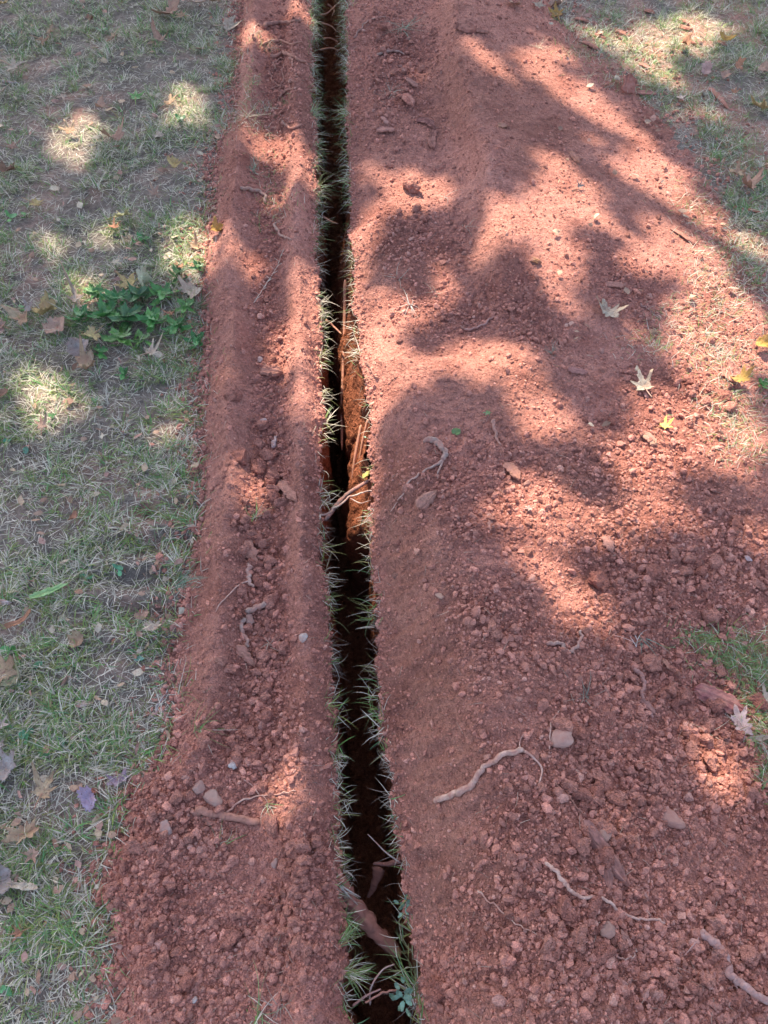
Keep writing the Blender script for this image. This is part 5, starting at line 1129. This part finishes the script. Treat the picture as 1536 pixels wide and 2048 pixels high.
# long straw with side spikes on the left bank
o = thing('dry_seed_head', onground(540,560), 'pale dry grass seed head lying across the left bank', 'seed head')
base = np.array(o.location)
P = lie([(508,609),(522,588),(536,566),(550,545),(560,522),(569,498)], .003); V, F = tube_geo(P, .0016, .0008, 30, 6, .1, 2)
link('stalk', mesh('stalk', V-base, F, M_WOOD, tint(len(V), (.58,.48,.38), .06)), o)
CP_ = catmull(P, 14)
for k in range(1, 12):
    d = np.array([.014*(1 if k % 2 else -1), .010, .004]); V, F = tube_geo([CP_[k], CP_[k]+d*.6, CP_[k]+d], .0011, .0005, 6, 5, .1, 2)
    link('spikelet', mesh('spikelet', V-base, F, M_WOOD, tint(len(V), (.58,.48,.38), .06)), o)

# ------------------------------------------------------------------ broad leaved plants
def plant(px, py, spx, nl, kind, col, label, cat='plant', name='weed', h=.5, group=None, lsz=.42, z=None, flatn=False):
    if z is None: p = onground(px, py)
    else: x, y = px2w(px, py, z); p = Vector((float(x), float(y), z))
    S_ = spx*mpp(py)*.5; t = thing(name, p, label, cat, group)
    V, F = tube_geo([(0,0,-.01),(.05*S_,0,S_*h*.5),(0,.05*S_,S_*h)], .0014, .001, 8, 6, .1, 3)
    link('stem', mesh('stem', V, F, M_GREEN, tint(len(V), (.10,.16,.06))), t)
    meshes = [leaf_mesh(kind, S_*lsz, np.array(col)*f, np.array(col)*f*1.25, .35, int(px)+k, M_GREEN, n=45, rings=(0, .45, .8, 1.0)) for k, f in enumerate((.8, 1.0, 1.3))]
    for k in range(nl):
        a = k*2.4+random.uniform(-.4, .4); u = (k+.5)/nl; rr = S_*(.25+.6*u)*random.uniform(.7, 1.1)
        o = link('leaf', meshes[k % 3], t)
        o.location = (math.cos(a)*rr*.8, math.sin(a)*rr*.8, S_*h*(1.05-u*.8)+.003)
        o.rotation_euler = (random.uniform(.0, .9)-.1, random.uniform(-.5, .5), a-math.pi/2)
        o.scale = (1, 1, 1) if u < .5 else (.85, .85, .85)
    return t
HG = (.045,.125,.045)
for k, (x, y, s_, n_, lb) in enumerate([
 (195,600,74,9,'toothed evergreen seedling topmost at the left of the green patch'),(235,612,80,10,'toothed evergreen seedling under the large orange leaf'),(285,605,84,11,'shiny seedling beside the pale green standing leaf'),(330,600,80,10,'seedling at the upper right of the green patch'),(375,625,66,8,'seedling below the curled cream leaf at the bank'),
 (165,645,70,8,'seedling left of the green patch above the speckled leaf'),(215,640,84,11,'seedling right above the speckled yellow leaf'),(262,650,92,12,'largest seedling in the heart of the green patch'),(310,655,84,10,'seedling right of the heart of the green patch'),(355,665,74,9,'seedling under the rust red leaf'),
 (395,690,60,8,'lowest seedling touching the left bank'),(245,690,84,10,'seedling at the lower edge of the green patch'),(205,715,54,7,'pale seedling below the speckled leaf'),(290,690,62,8,'low seedling above the ragged cream leaf'),(360,560,60,8,'seedling near the curved rust stalk'),(250,757,50,7,'small seedling standing alone below the green patch'),(400,545,50,7,'seedling tucked against the far edge of the bank')]):
    plant(x, y, s_, n_, 'holly', np.array(HG)*np.array([random.uniform(1, 2.2), random.uniform(1.1, 1.8), 1]), lb, 'seedling', 'holly_seedling', .5, 'toothed evergreen seedlings in the green patch', .42)
for (x, y, s_, n_, kd, c, lb) in [
 (55,1475,44,4,'round',(.10,.27,.13),'clover like weed in the lower left lawn'),(85,1508,40,1,'oval',(.10,.30,.10),'single upright green leaf in the lower lawn'),(125,1490,34,2,'round',(.12,.28,.16),'two pale green round leaves in the lower lawn'),(18,1310,50,4,'round',(.09,.26,.08),'clover like weed at the left edge'),(72,1335,30,1,'oval',(.14,.30,.16),'single pale green leaf right of the left edge weed'),
 (15,1985,50,2,'round',(.08,.26,.10),'green round leaved weed in the bottom left corner'),(105,840,34,4,'maple',(.12,.30,.09),'small green weed in the middle left lawn'),(18,887,26,2,'round',(.09,.25,.14),'tiny round leaved weed at the left edge'),(50,905,26,1,'round',(.12,.26,.16),'pale round leaf weed below the pink star leaf'),(178,1160,44,3,'oval',(.08,.25,.12),'dark green weed in the middle lawn'),(240,1140,40,3,'oval',(.08,.25,.12),'green weed right of the dark one'),
 (275,1320,28,1,'oval',(.14,.28,.20),'bluish green leaf in the lawn near the bank'),(50,335+100,26,3,'round',(.10,.26,.06),'bright little weed by the far left sun fleck'),(25,440,44,3,'oval',(.09,.25,.06),'leafy weed near the left edge in the far lawn'),(205,68,34,4,'oval',(.06,.2,.06),'dark weed in the far lawn'),(285,487,44,5,'oval',(.06,.2,.05),'broad leaved weed above the green patch'),
 (360,245,36,4,'oval',(.07,.2,.06),'low weed below the golden tan leaf'),(28,75,30,3,'oval',(.07,.2,.08),'small weed at the far left'),(190,805,26,2,'oval',(.06,.18,.08),'tiny weed in the middle lawn'),(1525,775,40,7,'oval',(.09,.24,.05),'leafy green weed at the right edge'),(200,632,32,3,'holly',(.16,.34,.10),'bright young shoot in the green patch'),(50,620,32,3,'oval',(.06,.22,.06),'shaded weed left of the green patch')]:
    plant(x, y, s_, n_, kd, c, lb, 'weed', 'weed', .35, 'small weeds in the lawn', .45 if n_ > 1 else .9)
for (x, y, s_, n_, z, lb) in [(812,1815,70,12,-.005,'grey green weed on the right rim beside the thick root'),(806,1995,90,12,.0,'weed with small oval leaves hanging at the bottom right rim'),(790,1640,40,3,.0,'small leafy weed on the right rim high above the thick root'),(735,880,30,4,.0,'tiny weed at the end of the sunlit right wall')]:
    plant(x, y, s_, n_, 'oval', (.15,.25,.17), lb, 'weed', 'rim_weed', .3, None, .2, z=z)
